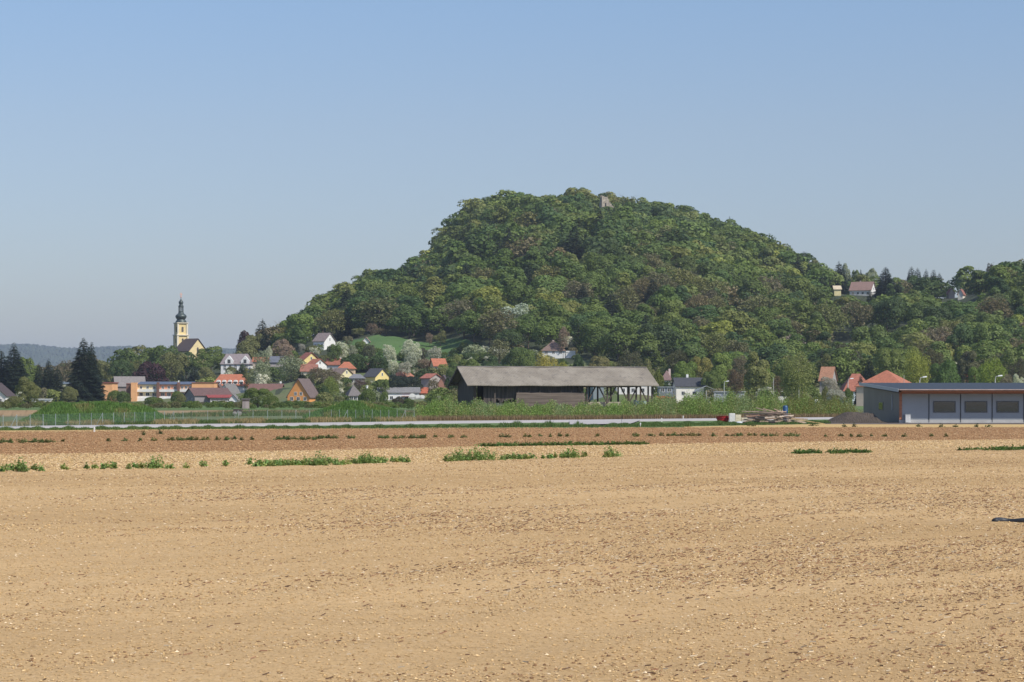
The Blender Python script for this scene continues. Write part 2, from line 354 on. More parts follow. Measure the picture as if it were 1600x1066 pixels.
# ------------------------------------------------------------------ foliage shapes (unit height 1)
def leafquads(P, Nrm, size, rng, jit=.55, asp=1.0):
    n = len(P); N = Nrm + rng.normal(0, jit, (n, 3)); N /= np.linalg.norm(N, axis=1)[:, None] + 1e-9
    a = rng.normal(0, 1, (n, 3)); T = np.cross(N, a); T /= np.linalg.norm(T, axis=1)[:, None] + 1e-9; B = np.cross(N, T)
    s = size * rng.uniform(.6, 1.4, (n, 1)); T = T * s * asp; B = B * s
    j = lambda: rng.uniform(.55, 1.2, (n, 1))
    bend = N * s * rng.uniform(-.35, .1, (n, 1))
    V = np.stack([P - T * j() - B * j() + bend, P + T * j() - B * j() , P + T * j() + B * j() + bend, P - T * j() + B * j()], 1).reshape(-1, 3)
    return V, np.arange(4 * n).reshape(-1, 4)
def lobed(rng, n, nl=14, R0=.30, zc=.62, zr=.34, lr=(.10, .17), size=.02, jit=.55, droop=0, fill=.25):
    C = []
    while len(C) < nl:
        p = rng.uniform(-1, 1, 3)
        if np.dot(p, p) > 1 or np.dot(p, p) < .15: continue
        w = 1 - .25 * max(0, -p[2]); C.append((p[0] * R0 * w, p[1] * R0 * w, zc + p[2] * zr * .75))
    C.append((0, 0, zc)); C = np.array(C); r = rng.uniform(*lr, len(C)); r[-1] = R0 * .92
    k = rng.choice(len(C), n * 3, p=r ** 2 / (r ** 2).sum()); d = rng.normal(0, 1, (n * 3, 3)); d /= np.linalg.norm(d, axis=1)[:, None]
    d[:, 2] = np.where(d[:, 2] < -.4, -d[:, 2], d[:, 2])
    P = C[k] + d * r[k][:, None] * rng.uniform(.8, 1.08, (n * 3, 1)); P[:, 2] -= droop * rng.random(n * 3) ** 2
    dist = np.linalg.norm(P[:, None] - C[None], axis=2) / r[None]; dist[np.arange(len(P)), k] = 9
    keep = (dist.min(1) > .9) | (rng.random(len(P)) < fill * .3); P = P[keep][:n]; d = d[keep][:n]
    return leafquads(P, d, size, rng, jit)
def conifer(rng, n, Rb=.19, size=.016, top=1.0, base=.06, pw=.85):
    t = 1 - np.sqrt(rng.random(n)); h = base + (top - base) * t
    lay = np.sin(h * 95 + rng.uniform(0, 6)) * .12 + 1
    a = rng.uniform(0, 2 * np.pi, n); sect = 1 + .18 * np.sin(a * 3 + h * 9) + .12 * np.sin(a * 7 + h * 31)
    Rr = Rb * (1 - t) ** pw * lay * sect; q = rng.random(n) ** .35; r = Rr * q
    P = np.stack([np.cos(a) * r, np.sin(a) * r, h - .10 * r / Rb * .5], 1)
    out = np.stack([np.cos(a), np.sin(a), -.35 + 0 * a], 1); side = np.stack([-np.sin(a), np.cos(a), 0 * a], 1)
    s = (size * rng.uniform(.6, 1.5, n) * (.55 + .6 * (1 - t)))[:, None]; tw = rng.uniform(-.7, .7, (n, 1))
    B = side + np.array([0, 0, 1.]) * tw
    V = np.stack([P - out * s * 1.0 - B * s * .5, P - out * s + B * s * .5, P + out * s * 1.5 + B * s * .25, P + out * s * 1.5 - B * s * .25], 1).reshape(-1, 3)
    return V, np.arange(4 * n).reshape(-1, 4)
def trunk_mb(seed, h=.6, r=.02, limbs=7, spread=.24, twigs=0, lm=0):
    rr = random.Random(seed); m = MB()
    pts = [(0, 0, -.03), (.004, 0, h * .3), (-.006, .004, h * .65), (.004, 0, h)]
    m.tube(pts, [r * 1.2, r, r * .75, r * .35], 7)
    for i in range(limbs):
        a = i * 2.4 + rr.random(); z = h * (.35 + .6 * i / limbs); L = spread * rr.uniform(.7, 1.1)
        p1 = (math.cos(a) * L * .5, math.sin(a) * L * .5, z + L * .45); p2 = (math.cos(a) * L, math.sin(a) * L, z + L * rr.uniform(.8, 1.2))
        m.tube([(0, 0, z), p1, p2], [r * .45, r * .3, r * .12], 5, lm)
        for j in range(twigs):
            b = a + rr.uniform(-1.2, 1.2); q = tuple(p1[k] + (p2[k] - p1[k]) * rr.random() for k in range(3)); l = L * rr.uniform(.35, .7)
            m.tube([q, (q[0] + math.cos(b) * l, q[1] + math.sin(b) * l, q[2] + l * rr.uniform(.3, 1.1))], [r * .14, r * .04], 4, lm)
    return m
KINDS = {}
def proto(kind, var, hi):
    key = (kind, var, hi)
    if key in KINDS: return KINDS[key]
    rng = np.random.default_rng(sum(ord(c) for c in kind) * 7 + var)
    q = {2: 6500, 1: 2600, 0: 620}[hi]; sz = {2: .0105, 1: .0155, 0: .027}[hi]
    if kind == 'broad': V, Q = lobed(rng, q, 20 + var * 2, .30 + .02 * (var % 3), .54, .46, (.11, .18), sz, .28)
    elif kind == 'round': V, Q = lobed(rng, q, 24, .42, .50, .48, (.13, .2), sz * 1.15, .28)
    elif kind == 'tall': V, Q = lobed(rng, q, 22, .19, .54, .50, (.08, .13), sz, .3)
    elif kind == 'shrub': V, Q = lobed(rng, q, 16, .6, .42, .45, (.18, .28), sz * 1.7, .6)
    elif kind == 'willow': V, Q = lobed(rng, q, 22, .36, .58, .42, (.12, .18), sz * .95, .9, droop=.3, fill=2)
    elif kind == 'birch': V, Q = lobed(rng, int(q * 1.3), 26, .36, .56, .45, (.10, .16), sz * .85, 1.0, droop=.2, fill=2.5)
    elif kind == 'bare': V, Q = lobed(rng, int(q * .75), 22, .33, .56, .44, (.08, .13), sz * .85, 1.2, fill=3)
    elif kind == 'blossom': V, Q = lobed(rng, q, 20, .33, .53, .46, (.09, .15), sz * .95, .9, fill=1.5)
    elif kind == 'spruce': V, Q = conifer(rng, int(q * 1.5), .22 + .02 * (var % 2), sz * 1.35, pw=.66)
    elif kind == 'pine': V, Q = conifer(rng, int(q * 1.2), .27, sz * 1.5, pw=.55, base=.1)
    KINDS[key] = (V, Q); return KINDS[key]
_pm = {}
def crown_mesh(kind, var, hi):
    k = (kind, var, hi)
    if k not in _pm:
        V, Q = proto(kind, var, hi); _pm[k] = np_mesh('crown', V, Q, [FOL])
    return _pm[k]
def trunk_mesh(kind, var):
    k = ('t', kind, var)
    if k not in _pm:
        if kind in ('spruce', 'pine'): m = trunk_mb(var, .93, .014, 0)
        elif kind == 'shrub': m = trunk_mb(var, .5, .015, 9, .3)
        elif kind == 'tall': m = trunk_mb(var, .8, .014, 8, .14)
        elif kind in ('bare', 'birch'): m = trunk_mb(var, .85, .011, 14, .27, 5, 1)
        else: m = trunk_mb(var, .62, .02, 8, .22, 1)
        me = bpy.data.meshes.new('trunk'); me.from_pydata(m.v, [], m.f); me.materials.append(BIRCH if kind == 'birch' else BARK); me.materials.append(BARK); me.polygons.foreach_set('material_index', m.m); _pm[k] = me
    return _pm[k]
NAMES = dict(broad='broadleaf_tree', round='broadleaf_tree', tall='slender_tree', shrub='shrub', willow='willow_tree', birch='birch_tree', bare='budding_tree', blossom='blossoming_tree', spruce='spruce_tree', pine='pine_tree')
CATS = dict(shrub='shrub')
def lin(c): return tuple((x / 255) ** 2.2 for x in c)
def tree(kind, X, Y, z, h, w, col, label, group=None, hi=1, rz=None, parts=True, var=None):
    """w: width relative to the kind's own width"""
    rr = random.Random(int(X * 31 + Y * 17)); var = rr.randrange(4) if var is None else var
    rz = rr.uniform(0, 6.28) if rz is None else rz
    if parts:
        o = empty(NAMES[kind], (X, Y, z), rz); o.scale = (h * w, h * w, h)
        c = link('crown', crown_mesh(kind, var, hi), o); c.color = (*col, 1)
        link('trunk', trunk_mesh(kind, var), o)
    else:
        o = link(NAMES[kind], crown_mesh(kind, var, hi), None, (X, Y, z)); o.rotation_euler = (0, 0, rz)
        o.scale = (h * w, h * w, h); o.color = (*col, 1)
    return tag(o, label, CATS.get(kind, 'tree'), group)
UW = dict(broad=.84, round=1.1, tall=.58, shrub=1.5, willow=.95, birch=.88, bare=.85, blossom=.85, spruce=.44, pine=.5)
def tp(kind, x, yt, yb, wpx, col, label, D=None, hi=1, group=None, var=None):
    """tree given by its outline in the photo: top, foot, width; stood on the ground there"""
    if D is None: X, D, z = gp(x, yb)
    else: X = px2X(x, D); z = float(terrain(X, D))
    h = zz(yt, D) - z; w = wpx * D / F / (UW[kind] * h)
    return tree(kind, X, D, z, h, w, col, label, group, hi, var=var)

GREEN = (.14, .185, .045); MID = (.105, .15, .038); DARK = (.07, .11, .034); OLIVE = (.185, .19, .07); YEL = (.30, .30, .06)
BRIGHT = (.16, .225, .045); BUD = (.21, .175, .105); MAROON = (.06, .026, .03); GREY = (.27, .30, .18); BLOS = (.56, .57, .44); CON = (.03, .045, .028)
CON2 = (.04, .055, .032); PINKB = (.30, .22, .16)

# ------------------------------------------------------------------ houses
KEEP = []      # (px0, px1, lowest row that must stay visible, distance)
def window(root, x, y, z, w, h, face, fr=WHITE):
    """face f: looks to -y, r: looks to +x, l: looks to -x"""
    m = MB(); p = MB(); t = .06; a = .12
    def bx(q, u0, u1, z0, z1, d0, d1):
        if face == 'f': q.box(x + u0, x + u1, y - d1, y - d0, z0, z1)
        elif face == 'r': q.box(x + d0, x + d1, y + u0, y + u1, z0, z1)
        else: q.box(x - d1, x - d0, y + u0, y + u1, z0, z1)
    bx(m, -w/2 - a, w/2 + a, z - a, z, 0, t); bx(m, -w/2 - a, w/2 + a, z + h, z + h + a, 0, t)
    bx(m, -w/2 - a, -w/2, z, z + h, 0, t); bx(m, w/2, w/2 + a, z, z + h, 0, t); bx(m, -.04, .04, z, z + h, 0, t)
    o = m.build('window', fr, root)
    bx(p, -w/2, -.04, z, z + h, .004, .03); bx(p, .04, w/2, z, z + h, .004, .03); p.build('pane', PANE, o); return o
def roof_mesh(W, d, ze, zr, ridge, hip, oh=.5, th=.22):
    m = MB(); X = W / 2; Y = d / 2
    if hip:
        if ridge == 'x': h = min(hip * Y, X * .98); R1 = (-X + h, 0); R2 = (X - h, 0)
        else: h = min(hip * X, Y * .98); R1 = (0, -Y + h); R2 = (0, Y - h)
        a, b = X + oh, Y + oh; zb = ze - .18
        vs = [(-a,-b,zb),(a,-b,zb),(a,b,zb),(-a,b,zb),(-a,-b,zb+.2),(a,-b,zb+.2),(a,b,zb+.2),(-a,b,zb+.2),(*R1, zr),(*R2, zr)]
        if ridge == 'x': fs = [(4,5,9,8),(5,6,9),(6,7,8,9),(7,4,8)]
        else: fs = [(4,5,8),(5,6,9,8),(6,7,9),(7,4,8,9)]
        return m.add(vs, [(0,3,2,1),(0,1,5,4),(1,2,6,5),(2,3,7,6),(3,0,4,7)] + fs)
    if ridge == 'x':
        s = (zr - ze) / Y; e = ze - s * oh
        for sg in (-1, 1):
            P = [(x, sg * yy, z) for x in (-X - oh, X + oh) for yy, z in ((Y + oh, e), (0, zr), (0, zr + th), (Y + oh, e + th))]
            m.add(P, [(0,1,2,3),(7,6,5,4),(0,4,5,1),(1,5,6,2),(2,6,7,3),(3,7,4,0)])
    else:
        s = (zr - ze) / X; e = ze - s * oh
        for sg in (-1, 1):
            P = [(sg * xx, y, z) for y in (-Y - oh, Y + oh) for xx, z in ((X + oh, e), (0, zr), (0, zr + th), (X + oh, e + th))]
            m.add(P, [(0,1,2,3),(7,6,5,4),(0,4,5,1),(1,5,6,2),(2,6,7,3),(3,7,4,0)])
    return m
def house(name, label, x0, x1, yb, ye, yr, depth, wall, roof, yaw=0, ridge='x', hip=0, f=None, r=None, l=None, gab=0, chim=None, D=None, cat='house', group=None, door=False, keep=True, oh=.5, flat=False, wz=None):
    pc = (x0 + x1) / 2
    if D is None: X, D, z0 = gp(pc, yb)
    z0 = zz(yb, D)
    if keep: KEEP.append((x0, x1, yb - .55 * (yb - ye), D))
    c, s = math.cos(R(yaw)), abs(math.sin(R(yaw))); wp = (x1 - x0) / F * (D + depth * .25) - 2 * oh * (c + s) * .9
    W = max(3., (wp - depth * s) / c); Dc = D + (depth * c + W * s) / 2
    X = px2X(pc, Dc); ze = zz(ye, D + oh) - z0; zr = zz(yr, Dc) - z0
    root = empty(name, (X, Dc, z0), R(yaw)); tag(root, label, cat, group)
    m = MB(); a, b = W / 2, depth / 2
    m.box(-a, a, -b, b, -4.5, ze)
    if not hip and not flat:
        if ridge == 'x': m.add([(x, y, z) for x in (-a, a) for y, z in ((-b, ze), (b, ze), (0, zr - .02))], [(0, 2, 1), (3, 4, 5), (0, 3, 5, 2), (1, 2, 5, 4)])
        else: m.add([(x, y, z) for y in (-b, b) for x, z in ((-a, ze), (a, ze), (0, zr - .02))], [(0, 1, 2), (3, 5, 4), (0, 2, 5, 3), (1, 4, 5, 2)])
    m.build('wall', WALL, root, color=wall)
    if flat: rf = MB().box(-a - .35, a + .35, -b - .35, b + .35, ze, ze + max(.3, zr - ze)).build('roof', TILE, root, color=roof)
    else: rf = roof_mesh(W, depth, ze, zr, ridge, hip, oh).build('roof', TILE, root, color=roof)
    if chim:
        cm = MB(); cx = (chim[0]) * a if ridge == 'x' else .25 * a; cy = .25 * b if ridge == 'x' else chim[0] * b
        cm.box(cx - .4, cx + .4, cy - .4, cy + .4, ze + .2, zr + (chim[1] if len(chim) > 1 else .9)); cm.build('chimney', WALL, rf, color=(chim[2] if len(chim) > 2 else (.5, .4, .34)))
    hh = ze; st = max(1, round(hh / 2.9))
    for key, n in (('f', f), ('r', r), ('l', l)):
        if not n: continue
        cols, rows = n
        for k in range(rows):
            zb = (wz if wz is not None else .9) + k * 2.8
            if zb + 1.2 > hh: zb = max(.3, hh - 1.6)
            for i in range(cols):
                if door and key == 'f' and k == 0 and i == cols // 2: continue
                u = -.5 + (i + .5) / cols
                if key == 'f': window(root, u * W * .92, -b, zb, 1.1, 1.25, 'f')
                elif key == 'r': window(root, a, u * depth * .9, zb, 1.1, 1.25, 'r')
                else: window(root, -a, u * depth * .9, zb, 1.1, 1.25, 'l')
    if door: MB().box(-.5, .5, -b - .06, -b, 0, 2.1).build('door', mat('brown_door', (.12, .07, .04)), root)
    if gab:
        for i in range(gab):
            u = (i - (gab - 1) / 2) * 2.2
            if ridge == 'y': window(root, u, -b, ze + .35, .9, 1.1, 'f')
            else: window(root, a if yaw <= 0 else -a, u, ze + .35, .9, 1.1, 'r' if yaw <= 0 else 'l')
    return root, W, depth, ze, zr
ORG = (.74, .33, .10); ORGL = (.80, .42, .2); WH = (.78, .77, .74); CRM = (.72, .66, .50); YW = (.78, .62, .26); GRY = (.36, .35, .34)
RED = (.31, .115, .07); REDB = (.43, .15, .08); RBR = (.24, .12, .09); DBR = (.13, .10, .09); CHR = (.06, .062, .07); GRR = (.20, .19, .18); BRK = (.42, .22, .16)

# left edge and spruce yard
house('house', 'white and orange gabled house with dark roof cut by the frame edge', -34, 22, 633.5, 618, 599, 9, (.76, .72, .68), (.07, .05, .05), -8, 'y', f=(3, 1), gab=1)
house('garden_wall_shed', 'long low white flat-topped shed beside the yellow-green bush', 51, 80, 632, 624.5, 623.4, 4, WH, (.7, .7, .68), flat=True, oh=.1, cat='shed')
house('apartment_block', 'cream apartment block with blue-grey flat roof behind the tall spruce', 93, 132, 630, 600, 596.5, 12, (.66, .62, .42), (.22, .27, .34), flat=True, f=(4, 2), oh=.1, cat='building', D=985)
house('apartment_block', 'plain orange flat-roofed block half hidden by the tall spruce', 150, 180, 630, 599, 597.4, 14, ORGL, (.25, .08, .06), flat=True, oh=.1, cat='building', D=975, f=None, r=(1, 2))
house('large_hall', 'large hall with pale grey-brown gable roof above the orange terrace', 170, 234, 626, 604, 589, 22, (.30, .24, .21), (.25, .22, .2), 12, 'x', D=1020, cat='hall')
house('garden_shed', 'small brown-roofed garden shed at the foot of the tall spruce', 120, 146, 630, 625, 621.4, 5, (.2, .16, .13), (.3, .23, .2), flat=False, cat='shed', D=940)

def terrace():
    D = 950; z0 = 0; S = D / F
    root = empty('terrace_building', (px2X(265, D), D, 0), 0); tag(root, 'long orange and white terrace with blue-grey flat roof and brick party walls', 'building')
    KEEP.append((195, 337, 622, D)); X = lambda p: px2X(p, D) - root.location.x; Z = lambda y: zz(y, D)
    MB().box(X(197), X(214), 0.3, 12, -1, Z(600)).build('side_wall', WALL, root, color=(.2, .105, .08))
    for pa in (246, 278): MB().box(X(pa), X(pa + 3.5), -2.2, 0.3, -1, Z(597.5)).build('party_wall', WALL, root, color=(.2, .105, .08))
    MB().box(X(206), X(215), -2.4, .3, -1, Z(598)).build('end_wall', WALL, root, color=ORGL)
    MB().box(X(300), X(335), -.6, 12, -1, Z(598.5)).build('end_block', WALL, root, color=ORGL)
    for a, b, c, low in ((215, 246, (.76, .64, .40), 1), (249.5, 278, (.74, .36, .22), 1), (281.5, 300, (.76, .42, .22), 0)):
        MB().box(X(a), X(b), 0.3, 12, -1, Z(601)).build('wall', WALL, root, color=c)
        MB().box(X(a), X(b), -1.1, 0.29, Z(612.5), Z(608.5)).box(X(a), X(b), -1.0, .29, -1, Z(621)).box(X(a), X(b), -.4, .29, Z(621), Z(619.5)).build('balcony', WALL, root, color=WH)
        n = 3
        for i in range(n):
            u = a + (i + .5) * (b - a) / n
            window(root, X(u), .3, Z(607.6), .9, 1.0, 'f'); window(root, X(u), .3, Z(618.5), 1.4, 1.2, 'f')
    r = MB().box(X(214.5), X(301), -.5, 12.3, Z(600.9), Z(600.4)).add([(X(214.5), -.5, Z(600.4)), (X(301), -.5, Z(600.4)), (X(301), 9, Z(596.3)), (X(214.5), 9, Z(596.3)), (X(214.5), 9, Z(600.4)), (X(301), 9, Z(600.4))], [(0, 1, 2, 3), (1, 5, 2), (0, 3, 4), (3, 2, 5, 4)])
    rf = r.build('roof', TILE, root, color=(.10, .13, .19))
    for pa, pb, py, pz in ((299.5, 336, -.9, 598.5), (197, 214.4, .1, 600)): MB().box(X(pa), X(pb), py, 12.3, Z(pz), Z(pz - .9)).build('roof', TILE, root, color=(.3, .12, .09))
    MB().box(X(278.5), X(279.7), -.5, .5, Z(600), Z(594.6)).build('vent_pipe', WHITE, rf)
terrace()
def farmhouse():
    root, W, d, ze, zr = house('farmhouse', 'grey gabled farmhouse with rust-red roof and white porch railing', 284, 366, 631, 618, 606.8, 14, (.27, .25, .25), (.15, .085, .075), 24, 'x', l=(2, 1))
    m = MB()
    for i in range(18): x = -W * .12 + i * (W * .60) / 17; m.box(x - .06, x + .06, -d/2 - 2.2, -d/2 - 2.1, .9, 2.0)
    m.box(-W * .12, W * .48, -d/2 - 2.25, -d/2 - 2.05, 2.0, 2.12).box(-W * .12, W * .48, -d/2 - 2.25, -d/2 - 2.05, .78, .9); m.build('porch_railing', WHITE, root)
    MB().box(-W * .12, W * .48, -d/2 - 2.2, -d/2 - .01, -1, .78).build('porch_floor', WALL, root, color=(.5, .42, .33))
    MB().add([(-W*.2, -d/2 - 2.9, ze - .9), (W*.5, -d/2 - 2.9, ze - .9), (W*.5, -d/2, ze + .1), (-W*.2, -d/2, ze + .1), (-W*.2, -d/2 - 2.9, ze - .75), (W*.5, -d/2 - 2.9, ze - .75), (W*.5, -d/2, ze + .25), (-W*.2, -d/2, ze + .25)],
        [(0,3,2,1),(4,5,6,7),(0,1,5,4),(1,2,6,5),(2,3,7,6),(3,0,4,7)]).build('porch_roof', TILE, root, color=(.28, .06, .055))
farmhouse()
house('outbuilding', 'low white outbuilding with pale gable right of the farmhouse porch', 358, 374, 631.5, 624, 617, 7, (.82, .8, .77), GRR, 0, 'y', cat='shed')
o, W_, d_, ze_, zr_ = house('dormer_roof_building', 'building with bright orange-red roof and a row of five round white dormers', 333, 390, 618, 603, 584.8, 16, WH, REDB, 0, 'x', hip=.35, D=1005, cat='building')
for i in range(5):
    x = -W_ * .32 + i * W_ * .66 / 4; y = -d_ * .42; q = MB(); q.box(x - .9, x + .9, y - .6, y + 2.2, ze_ + .1, ze_ + 1.7)
    q.tube([(x, y - .6, ze_ + 1.7), (x, y + 2.2, ze_ + 1.7)], [.9, .9], 12); dm = q.build('dormer', WALL, o, color=(.8, .78, .74))
    MB().box(x - .5, x + .5, y - .66, y - .6, ze_ + .5, ze_ + 1.8).build('pane', PANE, dm)
house('house', 'white gabled house with steep grey roof before the orange dormer roof', 344, 374, 627, 613, 600.5, 12, WH, GRR, -14, 'y', gab=1, f=(2, 1), D=935)
house('house', 'small dark brown gable roof peeping behind the farmhouse roof', 335, 350, 616, 609, 601, 9, (.2, .13, .1), (.12, .09, .085), 0, 'y', D=960)
def open_shed():
    root, W, d, ze, zr = house('open_shed', 'long brown-roofed open shed with pale corner pillar beside the orange house', 388, 445, 629, 611.5, 600.5, 12, (.05, .035, .03), (.19, .10, .08), -4, 'x', cat='shed', D=915)
    MB().box(W/2 - 1.9, W/2 + .1, -d/2 - 1.6, -d/2 - .01, -1, ze - .3).build('pillar', WALL, root, color=(.66, .58, .42))
    MB().box(-W/2, W/2, -d/2 - .3, -d/2 - .01, ze - .6, ze - .2).build('fascia', WALL, root, color=(.35, .26, .2))
    m = MB()
    for i in range(7): m.bar((-W*.45 + i*.9, -d/2 - 1.2, 0), (-W*.45 + i*1.0 + 2, -d/2 - .4, 2.2 + (i % 3) * .4), .28)
    m.build('board_stack', WALL, root, color=(.22, .12, .09))
open_shed()
house('house', 'charcoal-roofed house with white chimney left of the orange house', 418, 468, 618, 611, 600, 10, (.4, .34, .3), CHR, 6, 'x', D=985, chim=(-.2, 1.1, (.8, .8, .78)))
house('house', 'bright orange gabled house with dark brown roof', 449, 500, 629.5, 619, 592.5, 13, ORG, (.15, .11, .10), -13, 'y', f=(3, 1), gab=2)
o, W_, d_, ze_, zr_ = house('villa', 'white villa with grey roof and two white dormer gables', 346, 395, 581, 569, 553, 12, WH, (.24, .2, .2), 0, 'x', f=(5, 2), D=1100, hip=.3)
for s in (-.22, .32):
    q = MB(); x = s * W_; y = -d_ / 2 - .3; q.box(x - 2, x + 2, y, y + 3.5, ze_ - .4, ze_ + 1.6); q.add([(x - 2, y, ze_ + 1.6), (x + 2, y, ze_ + 1.6), (x, y, ze_ + 4), (x - 2, y + 3.5, ze_ + 1.6), (x + 2, y + 3.5, ze_ + 1.6), (x, y + 3.5, ze_ + 4)], [(0, 1, 2), (3, 5, 4), (0, 2, 5, 3), (1, 4, 5, 2)])
    dm = q.build('dormer', WALL, o, color=WH); MB().box(x - .7, x + .7, y - .06, y, ze_ + .4, ze_ + 2.2).build('pane', PANE, dm)
house('house', 'far house with thin orange roof edge between the grey-green willows', 395, 420, 572, 565, 559, 8, (.6, .5, .4), REDB, 0, 'x', D=1090)
house('house', 'far house with blue-grey roof left of the big grey-green willow', 422, 448, 573, 566, 557.5, 9, (.45, .4, .38), (.14, .15, .18), 0, 'x', D=1070)
# middle village, far rows first
house('house', 'house with dark red roof and small yellow gable below the white hillside villa', 466, 499, 571, 563, 551.5, 11, YW, (.22, .08, .06), -38, 'x', gab=1, D=1010)
house('house', 'red-roofed house with small white triangular gable', 478, 512, 576, 570, 561.5, 9, WH, RED, -35, 'x', gab=1, D=985)
house('house', 'long red-roofed house with a white ventilation turret', 508, 545, 578, 570, 561, 10, WH, RED, -8, 'x', D=1000, chim=(.3, .7, (.8, .8, .78)))
house('house', 'house with bright orange-red roof slope in the red roof cluster', 528, 556, 583, 576, 565.5, 9, (.6, .45, .3), REDB, 0, 'x', hip=.5, D=965)
house('house', 'low red-brown roof left of the brown budding garden trees', 470, 497, 585, 580, 570, 9, CRM, (.3, .13, .09), 0, 'x', D=955)
house('farmhouse', 'brown-roofed barn house with dark boarded gable', 556, 606, 592, 580, 567, 12, (.06, .05, .05), (.22, .11, .085), 30, 'x', D=985)
house('house', 'charcoal-roofed house with bright yellow gable', 567, 610, 598, 588.5, 576.5, 10, YW, CHR, -32, 'x', gab=1, D=945)
house('house', 'brown-roofed house with pale yellow gable behind the bare garden trees', 512, 553, 593, 585, 575.8, 9, (.75, .66, .4), (.19, .14, .12), -30, 'x', gab=1, D=950)
house('house', 'flat grey-roofed house with pale balcony below the yellow gables', 545, 570, 599, 591, 584.5, 10, (.4, .36, .3), (.2, .2, .21), 0, 'x', hip=.3, f=(3, 1), D=925)
house('house', 'small dark gable with pale yellow point in the budding trees', 494, 506, 596, 590, 583, 7, (.6, .55, .3), DBR, 0, 'y', D=930)
house('cottage', 'cottage with grey pyramid roof and cream wall', 536, 568, 626, 618.5, 601.5, 9, (.62, .56, .46), (.17, .15, .14), 14, 'x', hip=1, f=(3, 1), D=880)
house('house', 'house with salmon-brown hipped roof behind the dark hedge', 612, 648, 596, 588, 575.8, 11, (.25, .25, .26), (.42, .17, .11), 25, 'x', hip=.25, D=960)
house('house', 'yellow house with bright orange roof above the barn gable', 669, 700, 579, 571.5, 561, 9, (.66, .56, .3), REDB, 14, 'x', f=(4, 1), D=965)
house('house', 'low red roof with orange-edged gable left of the barn', 656, 692, 598, 591, 584.5, 9, (.42, .37, .34), (.36, .13, .09), -30, 'x', D=915)
house('brick_house', 'pink-brick house with dark roof touching the barn gable in view', 682, 712, 617, 601, 587, 11, (.55, .27, .19), (.1, .08, .09), -10, 'y', D=880, cat='house')
def white_row():
    root, W, d, ze, zr = house('long_white_house', 'long white single-storey house with grey roof and white garden arches', 588, 658, 628, 613.5, 606, 10, (.82, .8, .78), (.22, .215, .21), 4, 'x', D=890, f=(5, 1))
    m = MB()
    for k, (x, h) in enumerate(((.32, 3.2), (.46, 2.4), (.56, 2.2))):
        x *= W; m.box(x - 1.4, x + 1.4, -d/2 - 3.5, -d/2 - 3.2, -1, h * .6); m.tube([(x, -d/2 - 3.5, h * .6), (x, -d/2 - 3.2, h * .6)], [1.35, 1.35], 14)
    m.build('garden_arch', WALL, root, color=WH)
    MB().box(W*.06, W*.34, -d/2 - 2.4, -d/2 - .01, 2.0, 2.25).build('canopy', WALL, root, color=(.25, .13, .1))
white_row()
house('house', 'small house with bright red roof at the end of the white row', 653, 669, 622, 614, 606.2, 8, (.6, .3, .22), (.45, .13, .07), 0, 'x', D=905)
def flue(x, yt, yb, D, lab):
    z = float(terrain(px2X(x, D), D)); o = MB().lathe([(.42, 0), (.38, zz(yt, D) - z - .5), (.5, zz(yt, D) - z - .4), (.5, zz(yt, D) - z)], n=10).build('chimney_pipe', WHITE, None, loc=(px2X(x, D), D, z)); tag(o, lab, 'chimney'); KEEP.append((x - 2, x + 2, yb, D))
flue(573.5, 602.5, 609, 860, 'white chimney pipe standing above the bush right of the pyramid roof')
# slope houses
house('hillside_villa', 'white villa with steep brown-grey roof and dark left gable on the slope', 489, 525, 545, 533, 521, 12, (.82, .8, .77), (.2, .16, .15), -22, 'x', f=(3, 1), gab=1, D=1085)
house('house', 'tiny white gable among the orchard trees on the slope', 566, 579, 537, 533, 527.5, 7, WH, (.3, .2, .17), 0, 'y', D=1075)
o, W_, d_, ze_, zr_ = house('hillside_villa', 'white villa with brown hipped roof above the barn roof', 845, 884, 556, 548, 533.5, 11, WH, (.2, .135, .11), 0, 'x', hip=.8, f=(3, 1), D=1000, chim=(0, .6))
MB().box(W_/2 + .3, W_/2 + 4.5, -d_/2, 2, -2, ze_ - .8).box(W_/2 + .3, W_/2 + 4.5, -d_/2 - .2, -d_/2 - .02, ze_ - .8, ze_ - .1).build('terrace_wall', WALL, o, color=WH)
house('hilltop_house', 'white house with broad brown roof on the saddle right of the hill', 1325, 1371, 462, 453, 441, 11, (.8, .78, .75), (.27, .17, .14), -24, 'x', f=(4, 1), gab=1, D=1345, chim=(-.3, .9))
house('hilltop_house', 'small yellow and white house left of the brown-roofed hilltop house', 1301, 1314, 459, 452, 447, 7, (.76, .66, .36), (.6, .5, .35), 0, 'x', D=1335)
house('hilltop_house', 'white gable with red roof edge peeping between hilltop trees', 1494, 1511, 467, 459, 452.5, 9, (.8, .75, .66), (.3, .13, .1), -20, 'y', D=1345)
house('hilltop_house', 'tiny dark red roof on the far skyline gap', 1479, 1491, 464, 458, 451.5, 8, (.5, .4, .35), (.3, .1, .08), 0, 'y', D=1375)
